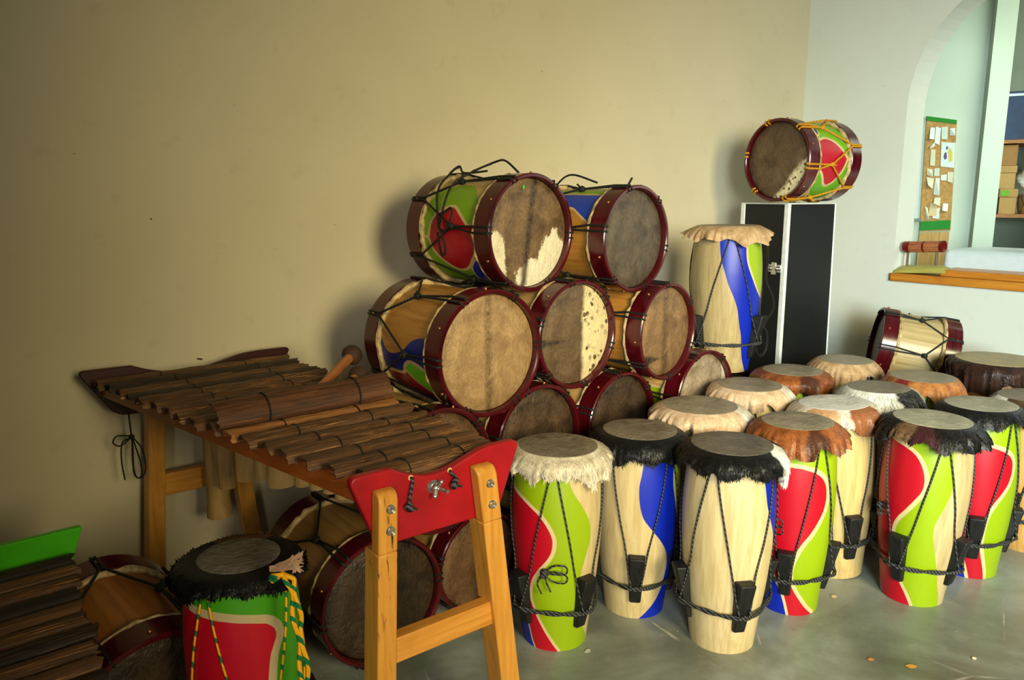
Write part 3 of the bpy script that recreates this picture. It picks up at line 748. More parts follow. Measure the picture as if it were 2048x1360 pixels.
bass_drum('top right bass drum with dark grey wrinkled head, blue stripe behind', atd(1276, 478, 3.17), 44, R=.212, bands=b5, woodc=ORW, head=BH['grey'], seed=5, roll=.3,
          loops=[[(185,1.05,.2),(182,1.2,-.3),(178,1.18,-.6),(170,1.05,-.9)], [(190,1.02,.9),(192,1.14,1.0),(196,1.02,.95)]])
# lower row, half hidden
def rowz(x, d, z): 
    p = atz(x, 900, z); n = math.hypot(p.x, p.y); p = Vector((p.x/n*d, p.y/n*d, z)); return p
ZR = .598
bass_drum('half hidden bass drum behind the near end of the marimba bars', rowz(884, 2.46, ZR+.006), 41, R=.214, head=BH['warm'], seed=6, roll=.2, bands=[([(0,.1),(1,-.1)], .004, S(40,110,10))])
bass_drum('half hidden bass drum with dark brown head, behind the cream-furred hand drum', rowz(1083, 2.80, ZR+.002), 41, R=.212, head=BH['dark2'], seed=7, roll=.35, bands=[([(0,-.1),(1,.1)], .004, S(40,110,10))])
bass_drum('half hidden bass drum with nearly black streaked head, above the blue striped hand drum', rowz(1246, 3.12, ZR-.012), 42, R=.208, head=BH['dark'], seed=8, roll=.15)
bass_drum('half hidden bass drum with silvery head, at the foot of the raised hand drum', rowz(1408, 3.5, ZR+.01), 42, R=.215, head=BH['silver'], seed=9, roll=.4, bands=[([(0,-.3),(1,-.3)], .004, GREEN)])
# floor row
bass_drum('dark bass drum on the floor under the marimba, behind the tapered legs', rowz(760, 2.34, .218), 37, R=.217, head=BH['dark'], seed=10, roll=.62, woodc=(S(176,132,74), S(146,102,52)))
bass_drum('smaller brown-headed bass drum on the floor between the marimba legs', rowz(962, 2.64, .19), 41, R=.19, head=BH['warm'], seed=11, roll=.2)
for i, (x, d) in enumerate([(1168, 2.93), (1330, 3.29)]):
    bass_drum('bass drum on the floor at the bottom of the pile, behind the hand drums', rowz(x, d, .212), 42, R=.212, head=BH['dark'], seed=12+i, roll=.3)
# beneath the raised hand drum: an upright bass drum
QP = Vector((QH.x+.0, QH.y, 0))
zq = QB.z
bass_drum('upright bass drum carrying the raised hand drum', Vector((QB.x, QB.y, zq-.004)), 0, R=.158, L=zq-.004, tilt=90, side=(-.3, -.95, 0), head=BH['grey'], seed=15)
# left, on the floor by the green-ended marimba
bass_drum('plain wood bass drum lying in the dark left corner, head towards the floor', atz(322, 1425, .20), 44, R=.222, L=.48, tilt=-5, head=BH['dark'], seed=16, roll=.55, woodc=(S(170,104,40), S(140,80,26)), group='bass drums away from the pile')

# ------------------------------------------------------------------ black trunk case with a drum on top, right wall drum
CZ = 1.455
N0 = atd(1579, 401, 4.62); N0.z = 0
cx = Vector((math.cos(math.radians(31)), math.sin(math.radians(31)), 0)); cy = Vector((-cx.y, cx.x, 0))
def solve_len(px, py, d):   # how far along direction d from N0 the sight line px,py is met (plan view)
    r = ray(px, py); k = r.x/r.y; return (k*N0.y-N0.x)/(d.x-k*d.y)
la = solve_len(1484, 402, cy); lb = solve_len(1672, 402, cx)
case = empty('trunk_case', frameM(N0, cx, cy, UP), 'tall black trunk case with silver edges standing in the room corner', 'case')
M_CASE = simple('black_vinyl', S(16,18,20), .55, .2, 120, .4, bump=.1)
M_ALU = simple('white_aluminium_edge', S(228,232,228), .35, .06, 30, .5, .1)
fl_ = .03   # the case widens a little towards its foot
mb = MB(); mb.hexa([(0,0,.01), (lb+fl_,0,.01), (lb+fl_,la+fl_*.5,.01), (0,la+fl_*.5,.01), (0,0,CZ), (lb,0,CZ), (lb,la,CZ), (0,la,CZ)])
mb.build('body', M_CASE, case, bevel=.004)
mb = MB(); e = .014
mb.box((.004, 0, CZ/2), (.018, .012, CZ)); mb.box((0, .012, CZ/2), (.012, .030, CZ))
mb.box((0, la-.015, CZ/2), (.012, .030, CZ))
mb.hexa([(lb+fl_-.008,-.004,.01), (lb+fl_+.004,-.004,.01), (lb+fl_+.004,.02,.01), (lb+fl_-.008,.02,.01), (lb-.008,-.004,CZ), (lb+.004,-.004,CZ), (lb+.004,.02,CZ), (lb-.008,.02,CZ)])
mb.box((lb/2, 0, CZ), (lb, .008, .008)); mb.box((0, la/2, CZ), (.008, la, .008))
mb.build('edge_trim', M_ALU, case, bevel=.003)
lz = atd(1557, 537, 4.66).z
mb = MB(); mb.box((-.006, .066, lz), (.012, .085, .045)); mb.box((-.014, .066, lz), (.012, .035, .07)); mb.ball((-.02, .043, lz), .013, n=10); mb.ball((-.02, .089, lz), .013, n=10)
mb.build('latch', simple('chrome', S(220,224,226), .12, .05, 40, .6, 1), case, bevel=.003)
mb = MB(); mb.ball((.12, .08, CZ+.012), .016, (1.4, 1, .8), 10); mb.box((.12, .08, CZ+.003), (.09, .03, .006)); mb.build('corner_catch', M_STEEL, case)
# drum on the case
b13 = [([(0,-1.0),(.5,-.97),(.65,-.85),(.75,-.72),(.85,-.66),(1,-.6)], .004, S(98,168,14)),
       ([(0,.06),(.22,.03),(.26,-.1),(.30,-.28),(.38,-.55),(.47,-.66),(.55,-.62),(.61,-.5),(.68,-.36),(.75,-.28),(.85,-.31),(1,-.4)], .007, RED),
       ([(0,.06),(.22,.05),(.27,.12),(.32,.24),(.42,.42),(.52,.52),(.62,.55),(.72,.5),(.85,.42),(1,.4)], .007, S(118,176,20)),
       ([(0,1.4),(.6,1.3),(.64,.8),(.7,.62),(.85,.58),(1,.55)], .006, S(60,80,120))]
DT = atd(1551, 322, 4.58)
bass_drum('bass drum laced with gold rope, resting on top of the tall black case', Vector((DT.x, DT.y, CZ+.012+.222)), -58, R=.222, L=.44, bands=b13, head=BH['corner'], rope=M_GOLD_ROPE, seed=17, roll=.35, lr=.0055, group='bass drums away from the pile', woodc=(S(206,170,108), S(176,140,80)))
# natural bass drum leaning on the right wall, propped on a low crate
PL = atd(1749, 684, 4.86); PR = atd(1900, 714, 4.93)
zl = PR-PL; al = math.degrees(math.atan2(-zl.x, zl.y)); ti = math.degrees(math.asin(-zl.z/zl.length))
bass_drum('natural wood bass drum tilted under the arched opening', PL, al, R=.205, L=zl.length, tilt=ti, head=BH['grey'], seed=18, roll=.6, woodc=(S(190,168,120), S(160,134,86)), group='bass drums away from the pile')
cb = (PL+PR)/2
mb = MB(); ch_ = cb.z-.205-.045
crate = empty('crate', frameM(Vector((cb.x, cb.y, 0)), zl.normalized() if abs(zl.z) < 1e-6 else Vector((zl.x, zl.y, 0)).normalized(), Vector((-zl.y, zl.x, 0)).normalized(), UP), 'low wooden crate under the tilted natural bass drum', 'crate')
M_CRATE = wood('crate_pine', S(170,130,80), S(140,100,56), 'x')
for i in range(3): mb.box((0, -.13+.13*i, ch_-.009), (.40, .11, .018))
mb.build('lid', M_CRATE, crate)
for y in (-.18, .18):
    mb = MB(); mb.box((0, y, (ch_-.018)/2), (.40, .018, ch_-.018)); mb.build('side_panel', M_CRATE, crate)
for x in (-.19, .19):
    mb = MB(); mb.box((x, 0, (ch_-.018)/2), (.018, .34, ch_-.018)); mb.build('end_panel', M_CRATE, crate)
# coiled cable hanging by the raised drum
cbl = MB(); c0 = atd(1532, 545, 4.28)
P = [atd(x, y, d) for x, y, d in [(1534,475,4.4),(1535,520,4.33),(1532,560,4.30),(1545,595,4.30),(1546,620,4.30),(1530,645,4.28),(1522,665,4.24)]]
cbl.tube(spline(P, 8), .006, 8)
for j in range(4):
    cc = atd(1522, 684, 4.22+.012*j); xa = Vector((.95, .3, 0))
    cbl.tube([cc+xa*(.036*math.cos(t))+UP*(.075*math.sin(t)) for t in [2*PI*i/32 for i in range(32)]], .008, 8, True)
o = cbl.build('cable_coil', simple('black_rubber', S(20,20,22), .35, .1, 40), None)
tag(o, 'coiled black cable hanging between the raised hand drum and the case', 'cable')
# floor scraps
for i, (x, y, s, c) in enumerate([(1668,1194,.010,S(206,170,120)), (1742,1320,.008,S(190,120,50)), (1822,1334,.014,S(196,140,50)), (1948,1318,.008,S(214,200,170)), (1176,1303,.012,S(190,186,174))]):
    p = atz(x, y, .001); mb = MB(); q = []
    for k in range(7):
        a = 2*PI*k/7; q.append((p.x+s*(1+.4*math.sin(k*2.3+i))*math.cos(a), p.y+s*.7*(1+.3*math.cos(k*1.7))*math.sin(a), .001))
    mb.add(q+[(a, b, .004+.002*math.sin(j)) for j, (a, b, _) in enumerate(q)], [tuple(range(6,-1,-1)), tuple(range(7,14))]+[(j, (j+1) % 7, (j+1) % 7+7, j+7) for j in range(7)])
    o = mb.build('floor_scrap', simple('scrap_%d' % i, c, .8, .15, 60), None, smooth=False)
    tag(o, ['pale wood chip on bare floor left of the drum standing apart', 'small rust-orange flake at the bottom right floor', 'dry curled leaf scrap at the bottom right floor', 'tiny white speck near the right bottom corner', 'grey plaster crumb beside the nearest hand drum foot'][i], 'scrap')

# ------------------------------------------------------------------ marimba
BARN = Vector((0, 0, 1))
M_BAR = []
def bar_mat(i, c1, c2, c3):
    g = G('palm_wood_bar_%d' % i, .6, .35)
    n = g.noise(3, g.map((1.2, 34, 34), loc=(i*3.1, i, 0)), 6, .7, .3); n2 = g.noise(5, g.map((1.5, 60, 60), loc=(0, i*2, 0)), 4, .6); n3 = g.noise(3.5, g.map((1, 4, 4), loc=(i, 0, 0)), 3)
    c = g.ramp(n, [(.3, c2), (.62, c1)]); c = g.mix(g.m('MULTIPLY', g.step(n2, .57, .68), g.step(n3, .40, .55)), c, c3)
    g.color(c); g.bump(n, .5, .004); return g.mat
for i in range(4):
    M_BAR.append(bar_mat(i, S(110,74,44), S(40,26,15), S(206,146,78)))
M_BARL = bar_mat(5, S(178,120,66), S(140,86,42), S(214,160,96))
M_BARD = bar_mat(6, S(54,40,30), S(24,18,14), S(120,84,50))
M_RAIL = wood('orange_stained_rail', S(176,92,34), S(146,68,22), 'y', .4)
M_LEG = wood('honey_varnished_leg', S(212,150,62), S(188,122,40), 'z', .35)
M_LEGX = wood('honey_varnished_crossbar', S(212,146,60), S(186,118,38), 'x', .35)
M_RED = simple('red_painted_board', S(164,12,24), .42, .14, 9, .45, bump=.05)
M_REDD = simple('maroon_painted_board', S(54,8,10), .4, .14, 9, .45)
M_BAMBOO = simple('bamboo_resonator', S(196,156,90), .5, .2, 9, .4, stretch=(3,3,.6))
def rounded(pts, r=.012, n=4):
    out = []; k = len(pts)
    for i in range(k):
        p = Vector((*pts[i][:2], 0)); a = Vector((*pts[i-1][:2], 0)); b = Vector((*pts[(i+1) % k][:2], 0))
        rr = pts[i][2] if len(pts[i]) > 2 else 0
        if rr <= 0: out.append((p.x, p.y)); continue
        u = p+(a-p).normalized()*min(rr, (a-p).length*.48); v = p+(b-p).normalized()*min(rr, (b-p).length*.48)
        for j in range(n+1):
            t = j/n; q = u*(1-t)**2+p*2*t*(1-t)+v*t*t; out.append((q.x, q.y))
    return out
mar = empty('marimba', frameM(Vector((MP.x, MP.y, 0)), ET, EL, UP), 'marimba with dark palm wood bars and red end board on honey wood legs', 'marimba')
FARL = 1.52; FT0, FT1 = -.273, .505
# end boards (outline in transverse t and height z)
def end_board(t0, t1, zt, zb, tl, y0, y1, mat, sc, dip):
    w = t1-t0
    top = spline([(t0+w*.23, zt-.001, 0), (t0+w*.31, zt-dip*.55, 0), (t0+w*.42, zt-dip*.98, 0), (t0+w*.53, zt-dip*.92, 0), (t0+w*.64, zt-dip*.55, 0), (t0+w*.74, zt-dip*.16, 0), (t0+w*.83, zt-.002, 0)], 5)
    pts = [(t0+w*.15, zb, .04 if y0 > 1 else .01), (t0, zt, .03)]+[(p.x, p.y) for p in top]+[(t1, zt-.002, .03), (t1-w*.15, zb, .02)]
    mb = MB(); mb.prism(rounded(pts), lambda a, b, d: Vector((a, d, b)), y0, y1)
    return mb.build('end_board', mat, mar, bevel=.004, ang=35)
eb = end_board(0, .477, .9, .722, 0, 0, .024, M_RED, 1, .038)
fb = end_board(FT0, FT1, .9, .722, 0, FARL, FARL+.024, M_REDD, 1, .045)
eb['label'] = 'bright red end board'; fb['label'] = 'dark maroon end board by the wall'
# rails
def railz(l): return .856
def railt(l): return .076-.18*l
for sgn, nm in ((0, 'rail'), (1, 'rail')):
    mb = MB()
    t0a, t0b = (railt(0), railt(FARL)) if sgn == 0 else (.40, .43)
    wd = .028 if sgn == 0 else -.028
    y0, y1 = .024, FARL
    za, zb_ = railz(y0), railz(y1)
    mb.hexa([(t0a, y0, za-.055), (t0a+wd, y0, za-.055), (t0b+wd, y1, zb_-.055), (t0b, y1, zb_-.055), (t0a, y0, za), (t0a+wd, y0, za), (t0b+wd, y1, zb_), (t0b, y1, zb_)])
    mb.build(nm, M_RAIL, mar, bevel=.003)
# legs
def leg(tA, tB, wA, wB, y0, yN, y1, ztop, znotch, mat=M_LEG, curve=True):
    """leg front face y0; above znotch depth to yN, below to y1; tA centre at the top, tB at the floor"""
    mb = MB()
    def sec(z): u = (ztop-z)/ztop; return tA+(tB-tA)*u, (wA+(wB-wA)*u)/2
    def ring(z, ya, yb): c, w = sec(z); return [(c-w, ya, z), (c+w, ya, z), (c+w, yb, z), (c-w, yb, z)]
    s = 1 if y1 > y0 else -1
    c, w = sec(ztop); c2, w2 = sec(ztop-.03)
    R = [ring(0, y0, y1), ring(znotch, y0, y1)]
    mb.hexa(R[0]+R[1])
    prof = [(y0, 0), (y0, -.022), (y0+s*.003, -.010), (y0+s*.010, -.002), (y0+s*.018, 0)]
    mb2 = []
    # upper tongue with a rounded front top edge
    outl = [(y0, znotch), (y0, ztop-.022), (y0+s*.004, ztop-.010), (y0+s*.012, ztop-.002), (y0+s*.02, ztop), (yN, ztop), (yN, znotch)]
    vs = []; n = len(outl)
    for sg in (-1, 1):
        for y, z in outl:
            c, w = sec(z); vs.append((c+sg*w, y, z))
    fs = [tuple(range(n)), tuple(reversed(range(n, 2*n)))]+[((i+1) % n, i, i+n, (i+1) % n+n) for i in range(n)]
    mb.add(vs, fs)
    return mb.build('leg', mat, mar, bevel=.004, ang=35)
def dents(o): return o
M_LEGD = G('dented_honey_leg', .35, .4); _c, _n = wood_color(M_LEGD, S(212,150,62), S(188,122,40))
_d = M_LEGD.noise(7, M_LEGD.map((11, 3, 1.5)), 4, .6); _s = M_LEGD.step(M_LEGD.noise(3.2, None, 2), .42, .56)
M_LEGD.color(M_LEGD.mix(M_LEGD.m('MULTIPLY', M_LEGD.step(_d, .61, .66), _s), _c, S(44,34,24))); M_LEGD = M_LEGD.mat
LZ = .862
leg(.081, .045, .047, .052, -.036, 0.0, .032, LZ, .72, M_LEGD)
leg(.346, .452, .055, .058, -.036, 0.0, .032, LZ, .72)
yf = FARL+.024
leg(-.018, -.078, .055, .066, yf+.036, yf, yf-.032, .80, .715)
leg(.235, .318, .055, .066, yf+.036, yf, yf-.032, .80, .715)
def crossbar(za, zb, ya, yb, tl, tr, dl, dr):
    mb = MB(); mb.hexa([(tl-dl, ya, za), (tr+dr, ya, za), (tr+dr, yb, za), (tl-dl, yb, za), (tl, ya, zb), (tr, ya, zb), (tr, yb, zb), (tl, yb, zb)])
    return mb.build('crossbar', M_LEGX, mar, bevel=.003)
crossbar(.437, .500, -.022, .014, .08, .372, 0, .0)
crossbar(.385, .470, yf+.02, yf-.014, -.03, .27, 0, 0)
# bolts, wing nut, tied ends on the near board
def disc_y(mb, c, r, y0, y1, n=20, dome=0):
    c = Vector(c); Mx = Matrix(((1,0,0),(0,0,1),(0,1,0)))
    mb.lathe([(.0001, y1-dome), (r*.45, y1-dome), (r*.5, y1), (r*.8, y1+dome*.3), (r, y0)], n, M=Matrix.Translation(c) @ Matrix(((1,0,0,0),(0,0,1,0),(0,1,0,0),(0,0,0,1))))
for t, z in ((.084, .822), (.082, .772), (.355, .818), (.361, .763)):
    mb = MB(); disc_y(mb, (t, -.036, z), .0115, 0, -.003); disc_y(mb, (t, -.0385, z), .0085, 0, -.006, 12, -.003); mb.build('bolt', M_STEEL, mar)
mb = MB(); disc_y(mb, (.217, 0, .832), .0165, 0, -.004); mb.tube([(.217, 0, .832), (.230, -.042, .829)], .0045, 8)
mb.tube([(.217, -.010, .832), (.226, -.020, .848)], [.007, .005], 8); mb.ball((.226, -.020, .848), .0056, n=8); mb.tube([(.217, -.010, .832), (.208, -.020, .817)], [.007, .005], 8); mb.ball((.208, -.020, .817), .0056, n=8); mb.ball((.217, -.009, .832), .0115, n=10)
mb.build('wing_nut', M_STEEL, mar)
for t, z, t2, z2 in ((.157, .868, .147, .806), (.263, .862, .272, .832)):
    mb = MB(); disc_y(mb, (t, -.0002, z), .0065, 0, -.0012); mb.build('cord_hole', simple('bare_wood_hole', S(222,180,110), .7, .1), mar)
    mb = MB(); mb.tube(spline([(t, .0, z), (t, -.008, z-.006), (t2, -.010, z2+.015), (t2, -.012, z2)], 5), .004, 6)
    for j in range(4): mb.ball((t2+random.uniform(-.006, .006), -.012, z2+random.uniform(-.008, .008)), .0085, n=8)
    mb.tube([(t2, -.013, z2-.005), (t2+.014, -.018, z2-.010)], .003, 6); mb.build('tied_cord_end', M_BLACK_ROPE, mar)
# bars
BL = [(1,198,766),(2,222,776),(3,242,789),(4,270,794),(5,296,803),(6,321,815),(7,357,828),(8,373,838),(9,425,860),(10,460,869),(11,506,882),(12,540,892),(13,580,905),(14,615,920),(15,661,933),(16,718,944)]
BRt = [(1,591,720),(4,650,745),(8,720,775),(10,800,805),(11,828,820),(12,856,833),(13,887,843),(14,923,861),(15,954,879),(16,965,892)]
nb = 17
for i in range(nb):
    u = i/(nb-1); l = .085+(1.435-.085)*u
    tl = float(np.interp(l, [.096,.171,.248,.408,.569,.793,.969,1.151,1.429], [.076,.041,.017,-.014,-.062,-.111,-.136,-.167,-.218]))+random.uniform(-.012, .008)
    tr = float(np.interp(l, [.07,.12,.3,.56,.8,1.1,1.4], [.413,.433,.448,.461,.465,.457,.460]))+random.uniform(-.016, .016)
    w = .0375+.002*random.random(); h = random.uniform(.024, .030); zc = railz(l)-.003
    mat = M_BARL if i == 6 else (M_BARD if i in (13, 5+10) else M_BAR[i % 4])
    mb = MB(); ns, nx = 12, 26
    wob = random.uniform(-.006, .006)
    je = [random.uniform(-.004, .004) for _ in range(ns+1)]; je2 = [random.uniform(-.012, .006)+.012*math.sin(j*.5+i) for j in range(ns+1)]
    vs = []
    for k in range(nx+1):
        x = tl+(tr-tl)*k/nx
        for j in range(ns+1):
            a = PI*j/ns; xx = x
            if k == 0: xx += je[j]
            if k == nx: xx += je2[j]
            bumpy = 1+.05*math.sin(k*1.3+j+i)+.04*math.sin(k*.5+j*2.1)
            vs.append((xx, -w*math.cos(a)+wob*(k/nx-.5), h*math.sin(a)**.8*bumpy))
    for k in range(nx+1):
        for j in range(ns+1):
            a = PI*j/ns; x, y, z = vs[k*(ns+1)+j]; vs.append((x, y*.86, z-.006 if j not in (0, ns) else -.0005))
    fs = []; off = (nx+1)*(ns+1); m1 = ns+1
    for k in range(nx):
        for j in range(ns):
            fs.append((k*m1+j, k*m1+j+1, (k+1)*m1+j+1, (k+1)*m1+j)); fs.append((off+k*m1+j, off+(k+1)*m1+j, off+(k+1)*m1+j+1, off+k*m1+j+1))
        fs.append((k*m1, (k+1)*m1, off+(k+1)*m1, off+k*m1)); fs.append((k*m1+ns, off+k*m1+ns, off+(k+1)*m1+ns, (k+1)*m1+ns))
    for k in (0, nx):
        for j in range(ns): fs.append((k*m1+j, off+k*m1+j, off+k*m1+j+1, k*m1+j+1))
    mb.add(vs, fs)
    o = mb.build('bar', mat, mar, ang=50)
    o.location = (0, l, zc)
    o.rotation_euler = (math.radians(random.uniform(-1, 4)), math.radians(-.4), random.uniform(-.012, .012))
    for fr in (.30, .74):
        cds = MB(); x = tl+(tr-tl)*(fr+.02*math.sin(i)); cds.tube([(x+.006*math.sin(PI*j/12), -(w+.002)*math.cos(PI*j/12), -.004+(h+.004)*math.sin(PI*j/12)**.8) for j in range(13)], .0026, 6)
        cds.build('tie_cord', M_THIN_ROPE, o)
# the broad bar lying on edge over the others
l9 = .655; mb = MB(); ns, nx = 14, 24; w = .047; h = .030
vs = []; tl, tr = -.075, .462
for k in range(nx+1):
    for sc in (1, .82):
        for j in range(ns+1):
            a = PI*j/ns; x = tl+(tr-tl)*k/nx+(random.uniform(-.006, .006) if k in (0, nx) else 0)
            vs.append((x, -w*sc*math.cos(a), h*sc*math.sin(a)*(1+.04*math.sin(k*1.7+j))))
fs = []; m1 = ns+1; m2 = 2*m1
for k in range(nx):
    for j in range(ns):
        fs.append((k*m2+j, k*m2+j+1, (k+1)*m2+j+1, (k+1)*m2+j)); fs.append((k*m2+m1+j, (k+1)*m2+m1+j, (k+1)*m2+m1+j+1, k*m2+m1+j+1))
    fs.append((k*m2, (k+1)*m2, (k+1)*m2+m1, k*m2+m1)); fs.append((k*m2+ns, k*m2+m1+ns, (k+1)*m2+m1+ns, (k+1)*m2+ns))
for k in (0, nx):
    for j in range(ns): fs.append((k*m2+j, k*m2+m1+j, k*m2+m1+j+1, k*m2+j+1))
mb.add(vs, fs)
o = mb.build('bar', bar_mat(8, S(100,60,32), S(38,22,12), S(150,92,44)), mar, ang=50); o['label'] = 'broad bar turned up on edge'
o.location = (0, l9, railz(l9)+.046); o.rotation_euler = (math.radians(46), math.radians(-1), 0)
for x in (tl+.14, tl+.42):
    cds = MB(); cds.tube([(x+.006*math.sin(PI*j/12), -(w+.002)*math.cos(PI*j/12), (h+.004)*math.sin(PI*j/12)) for j in range(13)], .0028, 6)
    cds.build('tie_cord', M_THIN_ROPE, o)
# bamboo resonators hanging behind the left rail
RES = [(398,990,30,1),(428,968,16,0),(455,974,17,0),(494,958,22,0),(524,957,15,0),(563,968,29,0),(606,970,16,0),(635,976,16,0),(662,983,14,0),(687,993,12,0)]
for i, (x, y, rp, fl2) in enumerate(RES):
    tt = .155-.03*(i/9)
    Q = onplane(x, y, MP+ET*tt, ET)
    l = (Q-MP).dot(EL); zb = Q.z; dep = (Q-CO).length
    rad = min(.044, max(.022, rp/F*dep*.92)); l = min(l, 1.45); zt = railz(l)-.06
    if zb > zt-.04: zb = zt-.04
    mb = MB(); pr = [(rad*(1.06 if fl2 else 1.0), zb), (rad*(1.05 if fl2 else 1), zb+.03), (rad*.96, zb+.06), (rad*.97, (zb+zt)/2), (rad, zt), (rad*.85, zt), (rad*.85, zb)]
    mb.lathe(pr, 28, closed=True)
    o = mb.build('resonator', M_BAMBOO, mar, ang=50); o.location = (tt, l, 0)
# cord bundle hanging at the far board's left end
mb = MB()
def mloc(x, y): 
    Q = onplane(x, y, MP+EL*(FARL-.01), EL); return Vector(((Q-MP).dot(ET), FARL-.01, Q.z))
mb.tube([mloc(257, 826), mloc(263, 872)], .003, 6)
for P in ([(263,872),(235,872),(226,885),(240,892),(262,876)], [(263,872),(285,900),(291,940),(280,956),(268,945),(266,900),(263,872)], [(264,874),(280,920),(284,948),(274,955),(266,930),(264,874)], [(263,876),(245,885),(243,920),(250,960)]):
    mb.tube(spline([mloc(*p) for p in P], 8), .0028, 6)
mb.ball(mloc(263, 874), .011, n=8)
mb.build('hanging_cord', M_THIN_ROPE, mar)

# mallets
M_BALL = simple('dark_raw_rubber', S(70,48,34), .7, .3, 12, .3, bump=.3)
M_STICK = wood('mallet_handle', S(176,112,64), S(140,80,42), 'z', .5)
def mallet(label, tail, headc, r, tip):
    tail = Vector(tail); headc = Vector(headc); z = (headc-tail).normalized(); x = z.orthogonal().normalized(); y = z.cross(x)
    root = empty('mallet', frameM(tail, x, y, z), label, 'mallet', 'marimba mallets'); L = (headc-tail).length
    mb = MB(); mb.lathe([(.0001, 0), (.011, .001), (.0135, .01), (.015, L*.5), (.0165, L*.85), (.016, L)], 20); mb.build('handle', M_STICK, root)
    mb = MB(); mb.lathe([(.0001, -.001), (.0115, .0), (.0142, .01), (.0146, .03), (.0136, .03)], 20); 
    if tip: mb.build('painted_tip', simple('red_tip', S(180,50,40), .5, .1), root)
    mb = MB(); mb.lathe([(.0165, L-.028), (r*.75, L-.018), (r, L), (r*.98, L+.012), (r*.7, L+r*.75), (r*.3, L+r*.95), (.0001, L+r)], 24, cap0=True); mb.build('mallet_head', M_BALL, root)
def mw(t, l, z): return Vector((MP.x, MP.y, 0))+ET*t+EL*l+UP*z
h1 = atz(703, 711, .955); t1_ = atz(624, 792, .895)
mallet('longer mallet with red-tipped handle lying over the bars, head outermost', t1_, h1, .036, True)
h2 = atz(716, 753, .925); t2_ = atz(668, 790, .908)
mallet('mallet half hidden behind the broad bar turned on edge', t2_, h2, .034, False)

# second, lower marimba at the left edge
G0 = atz(165, 1053, .60)
gt = Vector((math.cos(math.radians(40)), math.sin(math.radians(40)), 0)); gl = Vector((-gt.y, gt.x, 0))
m2_ = empty('marimba', frameM(Vector((G0.x, G0.y, 0)), gt, gl, UP), 'low marimba with lime green end board, cut off by the left frame edge', 'marimba')
M_LIME = simple('lime_painted_board', S(74,196,14), .4, .1, 8, .45)
mb = MB(); pts = rounded([(-.75, .44), (-.78, .60, .02), (0, .60, .008), (-.055, .44)]); mb.prism(pts, lambda a, b, d: Vector((a, d, b)), 0, .022)
o = mb.build('end_board', M_LIME, m2_, bevel=.003)
for i in range(11):
    l = -.045-.062*i; tr = -.048+.0*i+random.uniform(-.01, .012)-.004*i; z = .528-.005*i
    mb = MB(); ns = 8; vs = []
    for k in range(9):
        x = -.74+(tr+.74)*k/8
        for j in range(ns+1):
            a = PI*j/ns; vs.append((x+(random.uniform(-.008, .008) if k == 8 else 0), l-.026*math.cos(a), z+.020*math.sin(a)))
    fs = [(k*9+j, k*9+j+1, (k+1)*9+j+1, (k+1)*9+j) for k in range(8) for j in range(ns)]
    fs += [tuple(range(9)), tuple(72+j for j in range(9))]+[(k*9, k*9+8, (k+1)*9+8, (k+1)*9) for k in range(8)]
    mb.add(vs, fs); mb.build('bar', [M_BARD, M_BAR[0], M_BAR[2]][i % 3], m2_, ang=50)
for x in (-.30, -.66):
    mb = MB(); mb.box((x, -.36, .440), (.03, .74, .05)); mb.build('rail', M_RAIL, m2_, bevel=.003)
for x in (-.30, -.66):
    for y in (.0, -.72):
        mb = MB(); mb.box((x, y+(-.02 if y == 0 else .02), .2075), (.04, .04, .415)); mb.build('leg', M_LEG, m2_, bevel=.003)

# ------------------------------------------------------------------ percussion tube on the ledge
PT = rw(T0+.18, SILL, .05)
def sp(x, y, w=.06): return onplane(x, y, rw(T0, SILL, w), RN)
e0, e1 = sp(1812, 494), sp(1893, 493); ax = (e1-e0).normalized(); Lt = (e1-e0).length
side_ = UP.cross(ax).normalized(); up2 = ax.cross(side_)
tubeo = empty('percussion_tube', frameM(Vector((e0.x, e0.y, SILL)), ax, side_, up2), 'small maroon ribbed percussion tube on a bamboo half stand on the ledge', 'instrument')
hz = e0.z-SILL; rt = .036
M_MAR = simple('maroon_lacquer', S(110,24,22), .15, .1, 8, .6); M_RIB = wood('ribbed_red_wood', S(176,110,64), S(110,40,30), 'x', .2, 2)
Rx = Matrix(((0,0,1,0),(0,1,0,0),(-1,0,0,0),(0,0,0,1)))
def lathe_x(mb, prof, zoff, n=32): mb.lathe(prof, n, M=Matrix.Translation((0, 0, zoff)) @ Rx)
mb = MB(); pr = []
for i in range(41): pr.append((rt*(.92+.06*(i % 2)), Lt*.15+Lt*.75*i/40))
lathe_x(mb, pr, hz); mb.build('ribbed_body', M_RIB, tubeo, ang=20)
for x0, x1 in ((0, .16), (.48, .54), (.9, 1.0)):
    mb = MB(); lathe_x(mb, [(.0001, Lt*x0), (rt*.96, Lt*x0), (rt, Lt*x0+.004), (rt, Lt*x1-.004), (rt*.96, Lt*x1), (.0001, Lt*x1)], hz); mb.build('collar', M_MAR, tubeo)
for x in (Lt*.1, Lt*.82):
    mb = MB(); mb.tube([(x, 0, hz-rt*.5), (x-.004, 0, .06), (x-.005, 0, .022)], .008, 8); mb.build('stand_rod', simple('bronze_rod', S(96,84,60), .4, .1), tubeo)
XB0 = -((e0-rw(T0, SILL, 0)).dot(RD)-.012)
mb = MB(); vs = []
for k in range(13):
    x = XB0+(Lt+.03-XB0)*k/12; e = .55 if k in (0, 12) else (.85 if k in (1, 11) else 1)
    for j in range(11):
        a = PI*(.02+.96*j/10); vs.append((x, .075*math.cos(a), .048*e*math.sin(a))); 
    for j in range(11):
        a = PI*(.02+.96*j/10); vs.append((x, .066*math.cos(a), max(.0, .048*e*math.sin(a)-.008)))
fs = []
